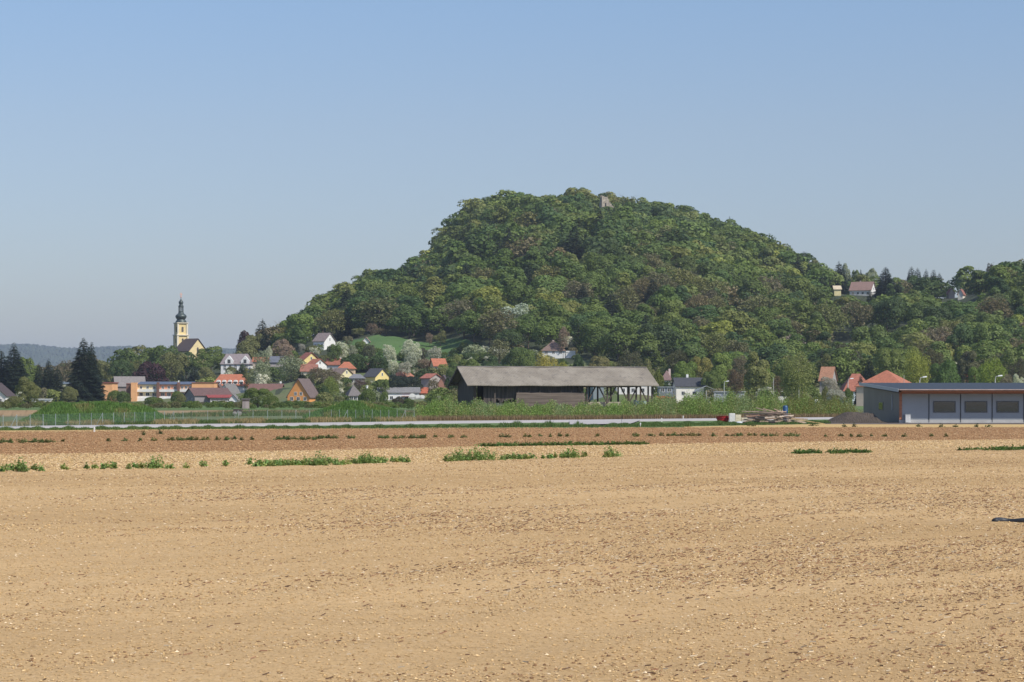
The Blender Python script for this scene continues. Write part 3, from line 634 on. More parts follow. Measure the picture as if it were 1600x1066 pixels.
# behind the barn's open end and to its right
house('long_white_house', 'long plain white building seen through the barn posts', 962, 1029, 621, 602, 600.5, 12, (.82, .79, .75), (.4, .4, .4), flat=True, oh=.1, D=840, wz=2, f=(4, 1), cat='building')
house('white_bungalow', 'white bungalow with charcoal roof and white chimney', 1050, 1113, 621, 603.5, 591, 10, (.82, .78, .7), CHR, 4, 'x', f=(3, 1), D=850, chim=(-.25, 1.4, (.85, .85, .83)))
house('house', 'brown-roofed house with bright white gable tip behind the grey sheds', 1031, 1053, 603, 594, 579, 10, WH, (.22, .14, .125), -8, 'x', hip=.3, D=930, chim=(.6, .7, (.75, .6, .55)))
house('metal_shed', 'grey metal shed with two small doors right of the barn', 1028, 1051, 621.5, 605.5, 604.2, 7, (.20, .22, .25), (.25, .27, .3), flat=True, oh=.05, D=780, cat='shed', f=(2, 1), wz=2)
house('metal_shed', 'grey ribbed shed seen between the barn posts', 920, 941, 627, 603, 601, 8, (.22, .25, .27), (.25, .27, .28), 10, flat=True, oh=.05, D=640, cat='shed')
house('low_wall', 'low blue-grey block wall right of the pergola', 1116, 1139, 622.5, 613, 612.4, 1.0, (.40, .42, .46), (.42, .44, .48), flat=True, oh=.0, D=800, cat='wall')
house('low_wall', 'low blue-grey block wall section with a greenery gap on its left', 1146, 1163, 622.5, 612.8, 612.2, 1.0, (.40, .42, .46), (.42, .44, .48), flat=True, oh=.0, D=800, cat='wall')
def pergola():
    D = 790; x = px2X(1103, D); o = empty('pergola', (x, D, 0)); tag(o, 'pergola with pale sloped glass roof and dark shrub inside', 'pergola'); KEEP.append((1088, 1118, 618, D))
    m = MB(); zt = zz(603.5, D); zl = zz(611, D)
    for a in (-3, 0, 3):
        for b in (-2, 2): m.bar((a, b, -.5), (a, b, zl), .16)
    m.build('post', mat('white_steel', (.6, .6, .6)), o)
    m = MB()
    for s in (-1, 1): m.add([(0, -2.6, zt), (0, 2.6, zt), (s * 3.8, 2.6, zl), (s * 3.8, -2.6, zl), (0, -2.6, zt + .1), (0, 2.6, zt + .1), (s * 3.8, 2.6, zl + .1), (s * 3.8, -2.6, zl + .1)], [(0,1,2,3),(7,6,5,4),(0,3,7,4),(1,5,6,2),(3,2,6,7)])
    m.build('roof', mat('pale_sheet', (.42, .43, .43), .5, .3, 2), o)
pergola()
house('garage', 'white sectional garage row below the birch', 1210, 1235, 623.5, 612.5, 611.8, 6, (.78, .75, .68), (.7, .68, .6), flat=True, oh=.1, D=780, cat='garage', f=(4, 1))
house('house', 'house with orange-brown gable roof half hidden right of the birch', 1276, 1312, 618, 594, 574, 10, (.35, .32, .3), (.38, .19, .11), -20, 'x', D=860)
house('house', 'red-roofed house with pale blue wall behind the grey hall', 1313, 1362, 624, 611, 584, 12, (.55, .62, .64), (.33, .12, .075), 0, 'x', hip=.6, D=800)
house('house', 'large house with orange-red hipped roof behind the grey hall', 1331, 1440, 620, 603.5, 578.5, 18, (.6, .5, .4), (.40, .145, .08), -24, 'x', hip=.85, D=740)
house('house', 'speck of orange roof between green trees above the grey hall', 1505, 1522, 604, 596, 586, 9, (.5, .4, .3), REDB, 0, 'x', D=900)

# ruin on the summit
def ruin():
    D = 1560; x = px2X(949, D); z = float(terrain(x, D)); o = empty('castle_ruin', (x, D, z), R(10)); tag(o, 'broken pale stone tower ruin among trees on the hilltop', 'ruin'); KEEP.append((941, 957, 317, D))
    S = D / F; zt = zz(306, D) - z; m = MB(); rr = random.Random(4)
    st = mat('ruin_stone', (.42, .36, .28), .95, .35, .7)
    for i in range(10):
        h = zt * (1 - .012 * i - .05 * max(0, i - 4)) - rr.random() * 1.2; m.box(-4 + i * .85, -4 + (i + 1) * .85 + .01 * (i % 2), -1.0 + .02 * (i % 3), .4, -1, max(2, h))
    for i in range(6): m.box(-4.6 + .01 * i, -3.2, .4 + i * .9, .4 + (i + 1) * .9, -1, zt * (.98 - i * .06) + rr.random())
    w = m.build('wall', st, o)
    MB().box(-1.8, -1.0, -1.12, -.9, zt * .62, zt * .74).box(.9, 1.5, -1.12, -.9, zt * .45, zt * .55).build('window', mat('opening_dark', (.03, .03, .03)), o)
ruin()

# ------------------------------------------------------------------ church
def church():
    D = 1200; S = D / F; x = px2X(282.8, D); z = float(terrain(x, D)); Z = lambda y: zz(y, D) - z
    root = empty('church', (x, D, z), R(27)); tag(root, 'yellow and white baroque church with dark onion-domed tower', 'church')
    KEEP.append((268, 322, 543, D))
    yel = (.76, .60, .30); cr = (.74, .66, .50); m = MB(); h = 2.75; g = 2.45
    m.box(-h, h, -h, h, -2, Z(524)); m.box(-g, g, -g, g, Z(524), Z(505)); m.build('tower', WALL, root, color=yel)
    m = MB()
    for a in (-1, 1):
        for b in (-1, 1):
            m.box(a * h - .45, a * h + .45, b * h - .45, b * h + .45, -2, Z(524.6)); m.box(a * g - .4, a * g + .4, b * g - .4, b * g + .4, Z(523.2), Z(505.6))
    m.box(-h - .7, h + .7, -h - .7, h + .7, Z(524.6), Z(523.2)).box(-g - .7, g + .7, -g - .7, g + .7, Z(505.6), Z(504.3)); m.build('cornice', WALL, root, color=cr)
    for (yb, yt, hw, off) in ((519, 512.5, .55, g), (536, 530.5, .5, h)):
        for f in ('f', 'l'):
            p = MB(); z0, z1 = Z(yb), Z(yt)
            if f == 'f': p.box(-hw, hw, -off - .08, -off, z0, z1).tube([(0, -off - .08, z1), (0, -off, z1)], [hw, hw], 12)
            else: p.box(-off - .08, -off, -hw, hw, z0, z1).tube([(-off - .08, 0, z1), (-off, 0, z1)], [hw, hw], 12)
            p.build('louvre_window', mat('dark_louvre', (.12, .11, .1)), root)
    cop = mat('dark_copper', (.075, .095, .09), .45, .25, 1, metal=.3)
    prof = [(g + .55, Z(504.3)), (g + .35, Z(502.5)), (g - .1, Z(500.5)), (g - .45, Z(499)), (2.3, Z(498.6)), (2.65, Z(497)), (2.95, Z(495.2)), (2.85, Z(493.4)), (2.4, Z(491.8)), (1.8, Z(490.6)), (1.45, Z(489.3)), (1.4, Z(488.3))]
    dome = MB().lathe(prof, n=16).build('onion_dome', cop, root, smooth=True)
    m = MB()
    for k in range(8):
        a = k * math.pi / 4; m.box(*(sorted((math.cos(a) * 1.15 - .17, math.cos(a) * 1.15 + .17))), *(sorted((math.sin(a) * 1.15 - .17, math.sin(a) * 1.15 + .17))), Z(488.3), Z(480))
    m.lathe([(1.35, Z(488.3)), (1.35, Z(486.6)), (1.2, Z(486.5))], n=12).lathe([(1.3, Z(480.4)), (1.45, Z(479)), (1.35, Z(478))], n=12); m.build('lantern', cop, root)
    MB().lathe([(1.35, Z(478)), (.9, Z(476.6)), (.85, Z(475.8)), (1.15, Z(474.2)), (1.25, Z(472.6)), (1.05, Z(471)), (.55, Z(469.4)), (.25, Z(467.6)), (.12, Z(465.6))], n=14).build('spire_bulb', cop, root, smooth=True)
    gold = mat('gilded_metal', (.75, .38, .26), .4, .1)
    MB().lathe([(.05, Z(465.6)), (.42, Z(464.6)), (.42, Z(464)), (.08, Z(463))], n=10).box(-.12, .12, -.12, .12, Z(463), Z(457.5)).box(-.75, .75, -.1, .1, Z(461.2), Z(460.4)).box(-.45, .45, -.1, .1, Z(459.4), Z(458.8)).build('cross', gold, root)
    # nave: its axis points towards the viewer's right
    al = R(35); root_a = R(27)
    ax = (math.cos(al), -math.sin(al)); pr = (-math.sin(al), -math.cos(al))
    def L(px_, py_, pz_):
        c, s = math.cos(-root_a), math.sin(-root_a); return (c * px_ - s * py_, s * px_ + c * py_, pz_)
    hw = 6.6; zr = Z(530.3); ze = Z(548.5); st, en = 1.8, 11.8; m = MB(); r = MB()
    def P(a, b, zc): return L(ax[0] * a + pr[0] * b, ax[1] * a + pr[1] * b, zc)
    m.add([P(a, b, zc) for a in (st, en) for b, zc in ((-hw, -2), (hw, -2), (hw, ze), (0, zr - .1), (-hw, ze))], [(0,1,2,3,4),(9,8,7,6,5),(0,5,6,1),(1,6,7,2),(4,9,5,0),(2,7,8,3),(3,8,9,4)])
    m.build('nave', WALL, root, color=(.76, .62, .34))
    sl_ = (zr - ze) / hw
    for sg in (-1, 1):
        q = [P(a, sg * b, zc) for a in (st - .2, en + .5) for b, zc in ((hw + .6, ze - sl_ * .6 + .02), (0, zr), (0, zr + .3), (hw + .6, ze - sl_ * .6 + .32))]
        r.add(q, [(0,1,2,3),(7,6,5,4),(0,4,5,1),(1,5,6,2),(2,6,7,3),(3,7,4,0)])
    r.build('nave_roof', TILE, root, color=(.075, .058, .06))
    w = MB(); w.add([P(en + .05, b, zc) for b, zc in ((-.7, ze - 1.5), (.7, ze - 1.5), (.7, ze + 1.3), (0, ze + 2), (-.7, ze + 1.3))], [(0,1,2,3,4)]); w.build('gable_window', mat('dark_louvre', (.12, .11, .1)), root)
church()

# ------------------------------------------------------------------ long open timber barn
def boards(name, col, vary=.45, sc=1.2, vert=True):
    m, t, b, N, L = nodes(name); v = mapping(t, (3.2, 3.2, .18) if vert else (.12, .12, 3.2))
    n = noise(t, sc, 5, .7, v); c = mixc(t, ramp(t, n, .32, .68), tuple(x * (1 - vary) for x in col), tuple(x * (1 + vary) for x in col))
    L(c, b.inputs['Base Color']); b.inputs['Roughness'].default_value = .9; bump(t, n, .5, .04, b); return m
B_DARK = boards('dark_weathered_boards', (.075, .062, .055)); B_LIT = boards('grey_brown_boards', (.15, .118, .097), .3, 1, False); B_END = boards('slate_grey_boards', (.09, .08, .07), .3)
def barn_roof_mat():
    m, t, b, N, L = nodes('weathered_sheet_roof'); v = mapping(t)
    c = mixc(t, ramp(t, noise(t, .35, 7, .65, v), .35, .65), (.225, .195, .155), (.29, .255, .205))
    c = mixc(t, ramp(t, noise(t, .9, 5, .7, v), .53, .66, 0, .75), c, (.15, .13, .11))
    c = mixc(t, ramp(t, noise(t, 3.5, 5, .8, v), .55, .72, 0, .5), c, (.34, .32, .27))
    L(c, b.inputs['Base Color']); b.inputs['Roughness'].default_value = .9
    w = N('ShaderNodeTexWave'); w.inputs['Scale'].default_value = 1.1; w.bands_direction = 'X'; w.inputs['Distortion'].default_value = .4; L(v, w.inputs[0]); bump(t, w.outputs['Fac'], .5, .06, b); return m
def barn():
    D = 391; x0 = px2X(730, D); root = empty('open_barn', (x0, D, 0), R(18)); tag(root, 'long weathered timber barn with grey roof, boarded left half and open post bays', 'barn')
    KEEP.append((697, 1032, 632, 391)); L = 35.1; w = 12.; ze = 5.12; zr = zz(574.6, 397.5); oh = 1.0
    s = (zr - ze) / (w / 2); th = .16; rs = np.random.default_rng(2); n = 40
    m = MB()
    xs = np.linspace(0, L, n)
    for sg in (0, 1):
        lo, hi = [], []
        for i, x in enumerate(xs):
            sag = .06 * math.sin(x * .7) + rs.uniform(-.03, .03); ye = 0 + rs.uniform(-.05, .09); xr = x - .35 if i in (0,) else x
            e = (x, ye if not sg else w - ye, ze + sag * .6); r = (x + 0, w / 2, zr + sag)
            lo.append(e); hi.append(r)
        vs = []
        for e, r in zip(lo, hi): vs += [e, r, (r[0], r[1], r[2] + th), (e[0], e[1], e[2] + th)]
        fs = [(0, 1, 2, 3), tuple((n - 1) * 4 + k for k in (3, 2, 1, 0))]
        for i in range(n - 1):
            a = i * 4; b = a + 4
            fs += [(a, b, b + 1, a + 1), (a + 3, a + 2, b + 2, b + 3), (a, a + 3, b + 3, b)]
        m.add(vs, fs)
    rf = m.build('roof', barn_roof_mat(), root)
    MB().box(0, L, w/2 - .18, w/2 + .18, zr + th - .02, zr + th + .12).build('ridge_cap', mat('ridge_tin', (.22, .2, .19), .8), rf)
    # left gable (boards) set back under the roof edge
    gx = 1.6; y0, y1 = 1.7, w - 1.0; zt = lambda y: ze + s * min(y, w - y) - .05
    m = MB(); m.add([(x, y, z) for x in (gx, gx + .12) for y, z in ((y0, 0), (y1, 0), (y1, zt(y1)), (w/2, zr - .06), (y0, zt(y0)))], [(0,4,3,2,1),(5,6,7,8,9),(0,1,6,5),(1,2,7,6),(2,3,8,7),(3,4,9,8),(4,0,5,9)])
    m.build('gable_wall', B_END, root)
    MB().bar((.15, 0, ze - .12), (.15, w/2, zr - .12), .12, .34).bar((.15, w, ze - .12), (.15, w/2, zr - .12), .12, .34).build('bargeboard', B_DARK, root)
    # front wall behind the eave, in lengths with gaps
    def ss(p): k = (p - 800) / F; return (k * 391 + 7.63) / (.951 - .309 * k)
    m = MB(); zf = zt(y0)
    m.box(gx + .13, ss(747), y0, y0 + .1, 0, zf); m.box(ss(761), ss(775), y0, y0 + .1, 0, zf)
    x = ss(775); e = ss(812)
    while x < e: m.box(x, min(x + .28, e), y0 + rs.uniform(0, .03), y0 + .1, 1.9 + rs.uniform(0, 1.0), zf); x += .3
    m.box(e, ss(917), y0, y0 + .1, 0, zf); m.build('front_wall', B_DARK, root)
    MB().box(ss(748), ss(760), w - 1.1, w - 1.0, 0, 1.3).box(gx + .13, ss(746), w - 1.1, w - 1.0, 0, zf).box(ss(762), ss(774), w - 1.1, w - 1.0, 0, zf).box(ss(775), ss(917), w - 1.1, w - 1, 2.2, zf).build('rear_wall', B_DARK, root)
    m = MB(); a, b = ss(809), ss(917); z = .1; k = 0
    while z < 4.0:
        d = rs.uniform(0, .03); m.box(a + rs.uniform(0, .1), b - rs.uniform(0, .1), .95 + d, 1.0 + d, z, z + .3); z += .325
    for x in np.linspace(a + .5, b - .5, 7): m.box(x - .08, x + .08, 1.05, 1.25, 0, 4.3)
    m.build('plank_screen', B_LIT, root)
    # posts with forked braces
    post = boards('post_timber', (.09, .07, .058), .35)
    for row, py in enumerate((1.3, w/2, w - 1.3)):
        MB().box(.3, L - .3, py - .1, py + .1, zt(py) - .42, zt(py) - .16).build('wall_plate', post, root)
        for p in (921, 953, 987, 1017, 1023) if row < 2 else (925, 957, 991, 1019):
            x = ss(p) if row == 0 else ss(p) + rs.uniform(-.5, .5); q = MB(); top = zt(py) - .4
            wd = .24; q.bar((x, py, -.1), (x, py, top), wd)
            if p != 1023 and row == 0:
                q.bar((x, py, 2.1), (x - 1.75, py, top), .2)
                if p != 1017: q.bar((x, py, 2.1), (x + 1.75, py, top), .2)
            q.build('post', post, root)
        q = MB()
    for p in (935, 969, 1002): x = ss(p); MB().bar((x, 1.3, ze - .1), (x, w - 1.3, ze - .1), .2).build('tie_beam', post, root)
    MB().bar((ss(747), y0, 0), (ss(747), y0, zf), .25).bar((ss(761), y0, 0), (ss(761), y0, zf), .22).bar((ss(750), w - 1.2, 1.0), (ss(760), w - 1.2, zf), .16).build('door_post', post, root)
    MB().box(ss(917.5), ss(988), 1.9, 2.1, 0, 2.35).build('parapet', mat('pale_block_wall', (.44, .37, .30), .9, .15, 1), root)
    m = MB(); m.bar((ss(776), 1.0, 0), (ss(776), 1.0, 3.9), .14)
    m.build('prop_pole', B_LIT, root)
    m = MB()
    for i in range(16):
        x = rs.uniform(ss(778), ss(805)); zq = rs.uniform(.2, 1.5); m.bar((x, 2.2 + rs.uniform(0, 1), zq), (x + rs.uniform(-1.6, 1.6), 2.4 + rs.uniform(0, 1), zq + rs.uniform(-.2, .3)), .14)
    o = m.build('junk_heap', mat('red_brown_scrap', (.30, .12, .08), .9, .5, 2), None); o.location = root.location; o.rotation_euler = root.rotation_euler; tag(o, 'red-brown heap of scrap timber in the barn opening', 'heap')
    # implements near the open bays
    o = empty('trailer', (px2X(1001, 405), 405, 0), R(10)); tag(o, 'pale green and white farm trailer under the last barn bay', 'trailer')
    MB().box(-.9, .9, -.8, .8, 1.9, 2.5).build('body', mat('pale_green_paint', (.42, .55, .48), .5), o); MB().box(-1.1, -.9, -.8, .8, 1.6, 2.7).build('front_board', WHITE, o)
    MB().box(-.8, .8, -.7, .7, 1.2, 1.9).build('chassis', mat('dirty_white', (.5, .48, .42)), o)
    for s_ in (-.5, .5): MB().tube([(s_, -.95, .75), (s_, -.75, .75)], [.55, .55], 14).build('wheel', mat('tyre_rubber', (.02, .02, .02)), o)
barn()
def pipes():
    D = 560; o = empty('orange_trailer', (px2X(1037, D), D, 0), 0); tag(o, 'low orange-red flatbed wagon in the grass right of the barn', 'trailer')
    Z = lambda y: zz(y, D); KEEP.append((1024, 1048, 621, D)); c = mat('orange_red_paint', (.62, .13, .06), .5)
    MB().box(-1.9, 1.0, -.9, .9, Z(622.5), Z(619)).bar((1.0, 0, Z(621.5)), (2.4, 0, Z(621.5)), .2).build('flatbed', c, o); MB().box(-1.7, .8, -.7, .7, Z(624), Z(622.5)).build('chassis', c, o)
    for x in (-1.2, .4):
        for y in (-.95, .75): MB().tube([(x, y, .6), (x, y + .2, .6)], [.6, .6], 14).build('wheel', mat('tyre_rubber', (.02, .02, .02)), o)
pipes()

# ------------------------------------------------------------------ grey hall on the right
def hall():
    Y0 = 293.; X0 = px2X(1405.4, Y0); root = empty('storage_hall', (X0, Y0, 0)); tag(root, 'low grey panelled hall with shallow metal roof and orange timber eaves', 'hall')
    KEEP.append((1340, 1600, 661, Y0)); dep = 30.; Wd = 40.; zf = 3.85; zb = 4.75
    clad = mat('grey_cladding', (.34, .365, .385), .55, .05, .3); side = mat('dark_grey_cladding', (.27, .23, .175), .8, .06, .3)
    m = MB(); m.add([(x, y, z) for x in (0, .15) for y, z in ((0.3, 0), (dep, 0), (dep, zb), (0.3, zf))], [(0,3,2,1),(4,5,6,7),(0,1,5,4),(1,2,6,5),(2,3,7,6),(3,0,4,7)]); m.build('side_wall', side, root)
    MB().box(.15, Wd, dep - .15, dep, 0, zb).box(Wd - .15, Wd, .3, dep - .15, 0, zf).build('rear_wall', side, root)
    pw = 49.3 * Y0 / F; x = .12; k = 0; xs = [.0, 1452 - 1405.4]
    edges = [.12] + [(1451.6 - 1405.4 + 49.4 * i) * Y0 / F for i in range(9)]
    frm = mat('window_frame_grey', (.10, .105, .11), .5, .05)
    for i in range(9):
        a, b = edges[i], edges[i + 1]; MB().box(a + .06, b - .06, .05, .2, .42, zf - .12).build('wall_panel', clad, root)
        if i:
            c = (a + b) / 2 - .05; wz0, wz1 = zz(643.3, Y0), zz(628.2, Y0); hw = 1.32
            fr = MB().box(c - hw - .12, c + hw + .12, -.03, .05, wz1, wz1 + .12).box(c - hw - .12, c + hw + .12, -.03, .05, wz0 - .12, wz0).box(c - hw - .12, c - hw, -.03, .05, wz0, wz1).box(c + hw, c + hw + .12, -.03, .05, wz0, wz1).build('window', frm, root)
            MB().box(c - hw, c + hw, .012, .05, wz0, wz1).build('pane', PANE, fr)
        if i: MB().tube([(a, -.02, .1), (a, -.02, zf - .3)], [.035, .035], 8).build('downpipe', mat('dark_pipe', (.06, .06, .06), .5), root)
    MB().box(.1, Wd, .2, .3, .0, zf - .1).build('backing', frm, root)
    MB().box(-.02, Wd, .0, .2, 0, .40).build('plinth', mat('concrete_plinth', (.50, .49, .47), .9, .08, 1), root)
    tim = mat('orange_timber', (.42, .17, .085), .7, .2, 2, streak=(.3, 3, 3))
    MB().box(-.02, .32, -.04, .045, .42, zf - .12).build('corner_post', tim, root)
    MB().box(.0, Wd, -1.75, -1.6, zf + .05, zf + .28).box(0, Wd, -.06, .3, zf - .11, zf + .12).build('eaves_beam', tim, root)
    m = MB(); x = .4
    while x < Wd: m.box(x - .06, x + .06, -1.88, -.06, zf + .13, zf + .30); x += .82
    m.build('rafter', tim, root)
    met, t, b, N, L = nodes('standing_seam_metal'); b.inputs['Base Color'].default_value = (.042, .052, .064, 1); b.inputs['Metallic'].default_value = .0; b.inputs['Roughness'].default_value = .65
    w = N('ShaderNodeTexWave'); w.inputs['Scale'].default_value = 1.6; L(mapping(t), w.inputs[0]); bump(t, w.outputs['Fac'], .5, .03, b)
    e = -1.95; zr0 = zf + .31; zr1 = zz(598.3, Y0 + dep + 1); xl0 = -.35
    vs = [(x, y, z) for x in (xl0 - .1, Wd) for y, z in ((e, zr0), (dep + .8, zr1 - .22), (dep + .8, zr1), (e, zr0 + .12))]
    MB().add(vs, [(0,1,2,3),(7,6,5,4),(0,4,5,1),(1,5,6,2),(2,6,7,3),(3,7,4,0)]).build('roof', met, root)
    tr = mat('light_trim', (.46, .48, .50), .5, .05)
    MB().bar((xl0 - .13, e - .02, zr0 + .0), (xl0 - .13, dep + .8, zr1 - .16), .06, .42).build('verge_trim', tr, root)
    MB().tube([(xl0, e - .1, zr0 + .06), (Wd, e - .1, zr0 + .06)], [.08, .08], 8).build('gutter', mat('copper_gutter', (.36, .26, .22), .5), root)
    # side window, pipe
    yy = 14.5; f_ = MB().box(-.06, 0, yy - 1.8, yy + 1.8, zz(641, 307), zz(628, 307)).build('window', frm, root); MB().box(-.075, -.06, yy - 1.6, yy + 1.6, zz(640, 307), zz(629, 307)).build('pane', PANE, f_)
    MB().box(-.12, -.02, 5.1, 5.35, zz(641, 298), zz(616.5, 298)).build('pipe', mat('light_trim', (.46, .48, .50)), root)
    o = empty('meter_cabinet', (X0 + 1.0, Y0 - .35, 0)); tag(o, 'white utility cabinet standing at the left corner of the grey hall', 'cabinet')
    MB().box(-.32, .32, -.2, .2, .06, 1.05).build('body', WHITE, o); MB().box(-.36, .36, -.24, .24, 1.05, 1.14).build('lid', mat('cabinet_grey', (.4, .42, .42)), o); MB().box(-.28, -.02, -.215, -.2, .1, .98).box(.02, .28, -.215, -.2, .1, .98).build('door', mat('cabinet_door', (.7, .7, .68)), o)
hall()

# ------------------------------------------------------------------ wood pile, tub, pallets, barrel, gravel heap
def yard():
    rr = random.Random(11); D = 283.; Zb = 0
    cols = [(.42, .31, .23), (.33, .25, .19), (.52, .41, .30), (.20, .15, .12), (.48, .39, .31), (.38, .23, .17), (.13, .10, .085)]
    wm = objcol_mat('sawn_timber', .9, .25, 2, (.4, 4, 4))
    xa, xb = px2X(1166, D), px2X(1262, D)
    def top(x): t = (x - xa) / (xb - xa); return 1.62 * (1 - abs(t - .38) ** 1.6 * 2.4) if t < .85 else .5
    n = 0
    for layer in range(9):
        for row in range(9):
            L_ = rr.uniform(1.2, 4.6); x = rr.uniform(xa + .3, xb - .3); x = min(max(x, xa + L_ / 2 - .3), xb - L_ / 2 + .3); z = .12 + layer * .19 + rr.uniform(-.03, .03)
            if z > top(x) : continue
            tilt = rr.gauss(0, .06); yaw = rr.gauss(0, .28); y = D + row * .42 - layer * .02 + rr.uniform(-.2, .2)
            w_, h_ = rr.choice(((.2, .12), (.3, .06), (.16, .16), (.42, .05)))
            o = MB().box(-L_/2, L_/2, -w_/2, w_/2, -h_/2, h_/2).build('timber_beam', wm, None, loc=(x, y, z), color=rr.choice(cols)); o.rotation_euler = (rr.uniform(-.15, .15), tilt, yaw)
            tag(o, 'weathered brown timber lying flat in the long wood pile', 'timber', 'timbers in the wood pile'); n += 1
    for k in range(4):
        x = rr.uniform(xa + 2, xa + 5.4); o = MB().box(-.7, .7, -.08, .08, -.05, .05).build('broken_board', wm, None, loc=(x, D + rr.uniform(0, 3), top(x) + .12 + rr.uniform(-.1, .15)), color=rr.choice(cols)); o.rotation_euler = (0, rr.uniform(-.5, .5), rr.uniform(-.6, .6))
        tag(o, 'short splintered board sticking up on the wood pile', 'timber', 'broken boards on the wood pile')
    o = MB().box(-2.1, 2.1, -.15, .15, -.05, .05).build('plank', wm, None, loc=(px2X(1262, D), D - .4, .34), color=(.62, .42, .2)); o.rotation_euler = (0, .16, -.1); tag(o, 'fresh yellow plank sloping off the end of the wood pile', 'plank')
    for k, (p, h, lab) in enumerate(((1219, 1.75, 'upright pale stake behind the wood pile, beside the blue barrel'), (1222.5, 1.7, 'second pale stake touching the blue barrel'))):
        tag(MB().box(-.06, .06, -.06, .06, 0, h).build('stake', wm, None, loc=(px2X(p, D + 4.5), D + 4.5, 0), color=(.6, .5, .4)), lab, 'stake')
    # blue barrel stack / tall blue drum
    Db = 300; o = empty('blue_barrel', (px2X(1227, Db), Db, 0)); tag(o, 'tall blue plastic barrel standing behind the wood pile', 'barrel')
    bl = mat('blue_plastic', (.025, .085, .20), .35, .1); zt = zz(634, Db)
    MB().lathe([(.30, 0), (.34, .1), (.34, zt * .3), (.37, zt * .32), (.34, zt * .34), (.34, zt * .64), (.37, zt * .66), (.34, zt * .68), (.34, zt - .2), (.28, zt - .05), (.26, zt - .03)], n=20).build('body', bl, o, smooth=True)
    MB().lathe([(.27, zt - .05), (.28, zt), (.2, zt + .02)], n=18).build('lid', mat('barrel_lid', (.04, .12, .26), .4), o)
    # red tub
    Dt = 291; o = empty('red_tub', (px2X(1129.5, Dt), Dt, 0), .1); tag(o, 'red oval plastic tub leaning at the left end of the yard heap', 'tub')
    rd = mat('red_plastic', (.45, .025, .03), .4, .08); m = MB(); n = 24; vs = []
    for r, z in ((.62, 0), (.70, .3), (.78, .55), (.84, .78), (.88, .80), (.80, .80), (.74, .5), (.62, .12)):
        vs += [(r * math.cos(2*math.pi*k/n) * 1.02, r * .8 * math.sin(2*math.pi*k/n), z) for k in range(n)]
    fs = [(i*n+k, i*n+(k+1)%n, (i+1)*n+(k+1)%n, (i+1)*n+k) for i in range(7) for k in range(n)] + [tuple(range(n))[::-1], tuple(range(7*n, 8*n))]
    m.add(vs, fs).build('body', rd, o, smooth=True)
    m = MB(); vs = [(r * math.cos(2*math.pi*k/n) * 1.02, r * .8 * math.sin(2*math.pi*k/n), z) for r, z in ((.80, .52), (.83, .52), (.83, .58), (.80, .58)) for k in range(n)]
    m.add(vs, [(i*n+k, i*n+(k+1)%n, ((i+1)%4)*n+(k+1)%n, ((i+1)%4)*n+k) for i in range(4) for k in range(n)]).build('rim_band', mat('dark_red_plastic', (.3, .015, .02), .4), o); o.rotation_euler = (R(-7), 0, .1); o.location.z = .05
    # pale insulation blocks, stepped
    wb = mat('cream_foam_block', (.74, .66, .47), .9, .06, 3); ww = mat('white_block', (.74, .72, .68), .9, .06, 3); Dp = 290
    sx = lambda p: px2X(p, Dp)
    data = [(1139, 1148, 0, 1.26, ww, 'tall white block at the left of the stepped pale stack'), (1148.2, 1157.5, 0, .62, wb, 'cream block at the bottom middle of the stepped stack'), (1148.2, 1157.3, .63, 1.08, wb, 'cream block lying on top of the stepped stack, second step'),
            (1157.8, 1169, .35, .70, wb, 'cream slab forming the lowest step of the pale stack'), (1158, 1166, 0, .34, ww, 'white block under the lowest cream slab')]
    for a, b, z0, z1, mt, lab in data: 
        m = MB(); m.box(-(sx(b) - sx(a)) / 2, (sx(b) - sx(a)) / 2, -.4, .4, 0, z1 - z0); o = m.build('foam_block', mt, None, loc=((sx(a) + sx(b)) / 2, Dp, z0)); bv = o.modifiers.new('bevel', 'BEVEL'); bv.width = .03; bv.segments = 2; o.rotation_euler = (0, 0, rr.uniform(-.05, .05)); tag(o, lab, 'block')
    def sack(px_, c, lab, s):
        D_ = 284; m = MB(); rs = np.random.default_rng(int(px_)); n = 12; vs = []
        for i in range(7):
            t = i / 6 * math.pi
            for k in range(n):
                a = 2*math.pi*k/n; r = math.sin(t) ** .6 * s * (1 + rs.uniform(-.12, .12)); vs.append((r * math.cos(a), r * .7 * math.sin(a), .28 * s * 2 * (1 - math.cos(t)) / 2 * 1.2))
        m.add(vs, [(i*n+k, i*n+(k+1)%n, (i+1)*n+(k+1)%n, (i+1)*n+k) for i in range(6) for k in range(n)])
        tag(m.build('plastic_sack', mat('sack_' + str(int(px_)), c, .5), None, smooth=True, loc=(px2X(px_, D_), D_, 0)), lab, 'sack')
    sack(1155, (.62, .66, .7), 'crumpled pale blue-white sack before the cream blocks', .45); sack(1166, (.03, .035, .05), 'dark sack between the cream blocks and the wood pile', .36)
    # gravel heap
    Dh = 294.; x0, x1 = px2X(1290, Dh), px2X(1385, Dh); nx_, ny_ = 90, 50; rs = np.random.default_rng(8)
    X, Y = np.meshgrid(np.linspace(x0, x1, nx_), np.linspace(Dh - 3.2, Dh + 9, ny_)); t = (X - x0) / (x1 - x0); s = (Y - Dh + 3.2) / 12.2
    prof = np.interp(t, [0, .12, .34, .45, .62, .82, .9, 1], [0, .35, 1.18, 1.32, 1.25, 1.12, .4, .0]); Z = prof * np.interp(s, [0, .3, .6, 1], [0, 1, 1, 0]) * (1 + .08 * np.sin(X * 3) * np.sin(Y * 2)) + rs.uniform(-.03, .05, X.shape)
    ii = (np.arange(ny_ - 1)[:, None] * nx_ + np.arange(nx_ - 1)).ravel()
    hm = soil('heap_gravel', (.105, .085, .07), (.08, .065, .052), (.05, .04, .035), (.2, .17, .14), bmpd=.08)
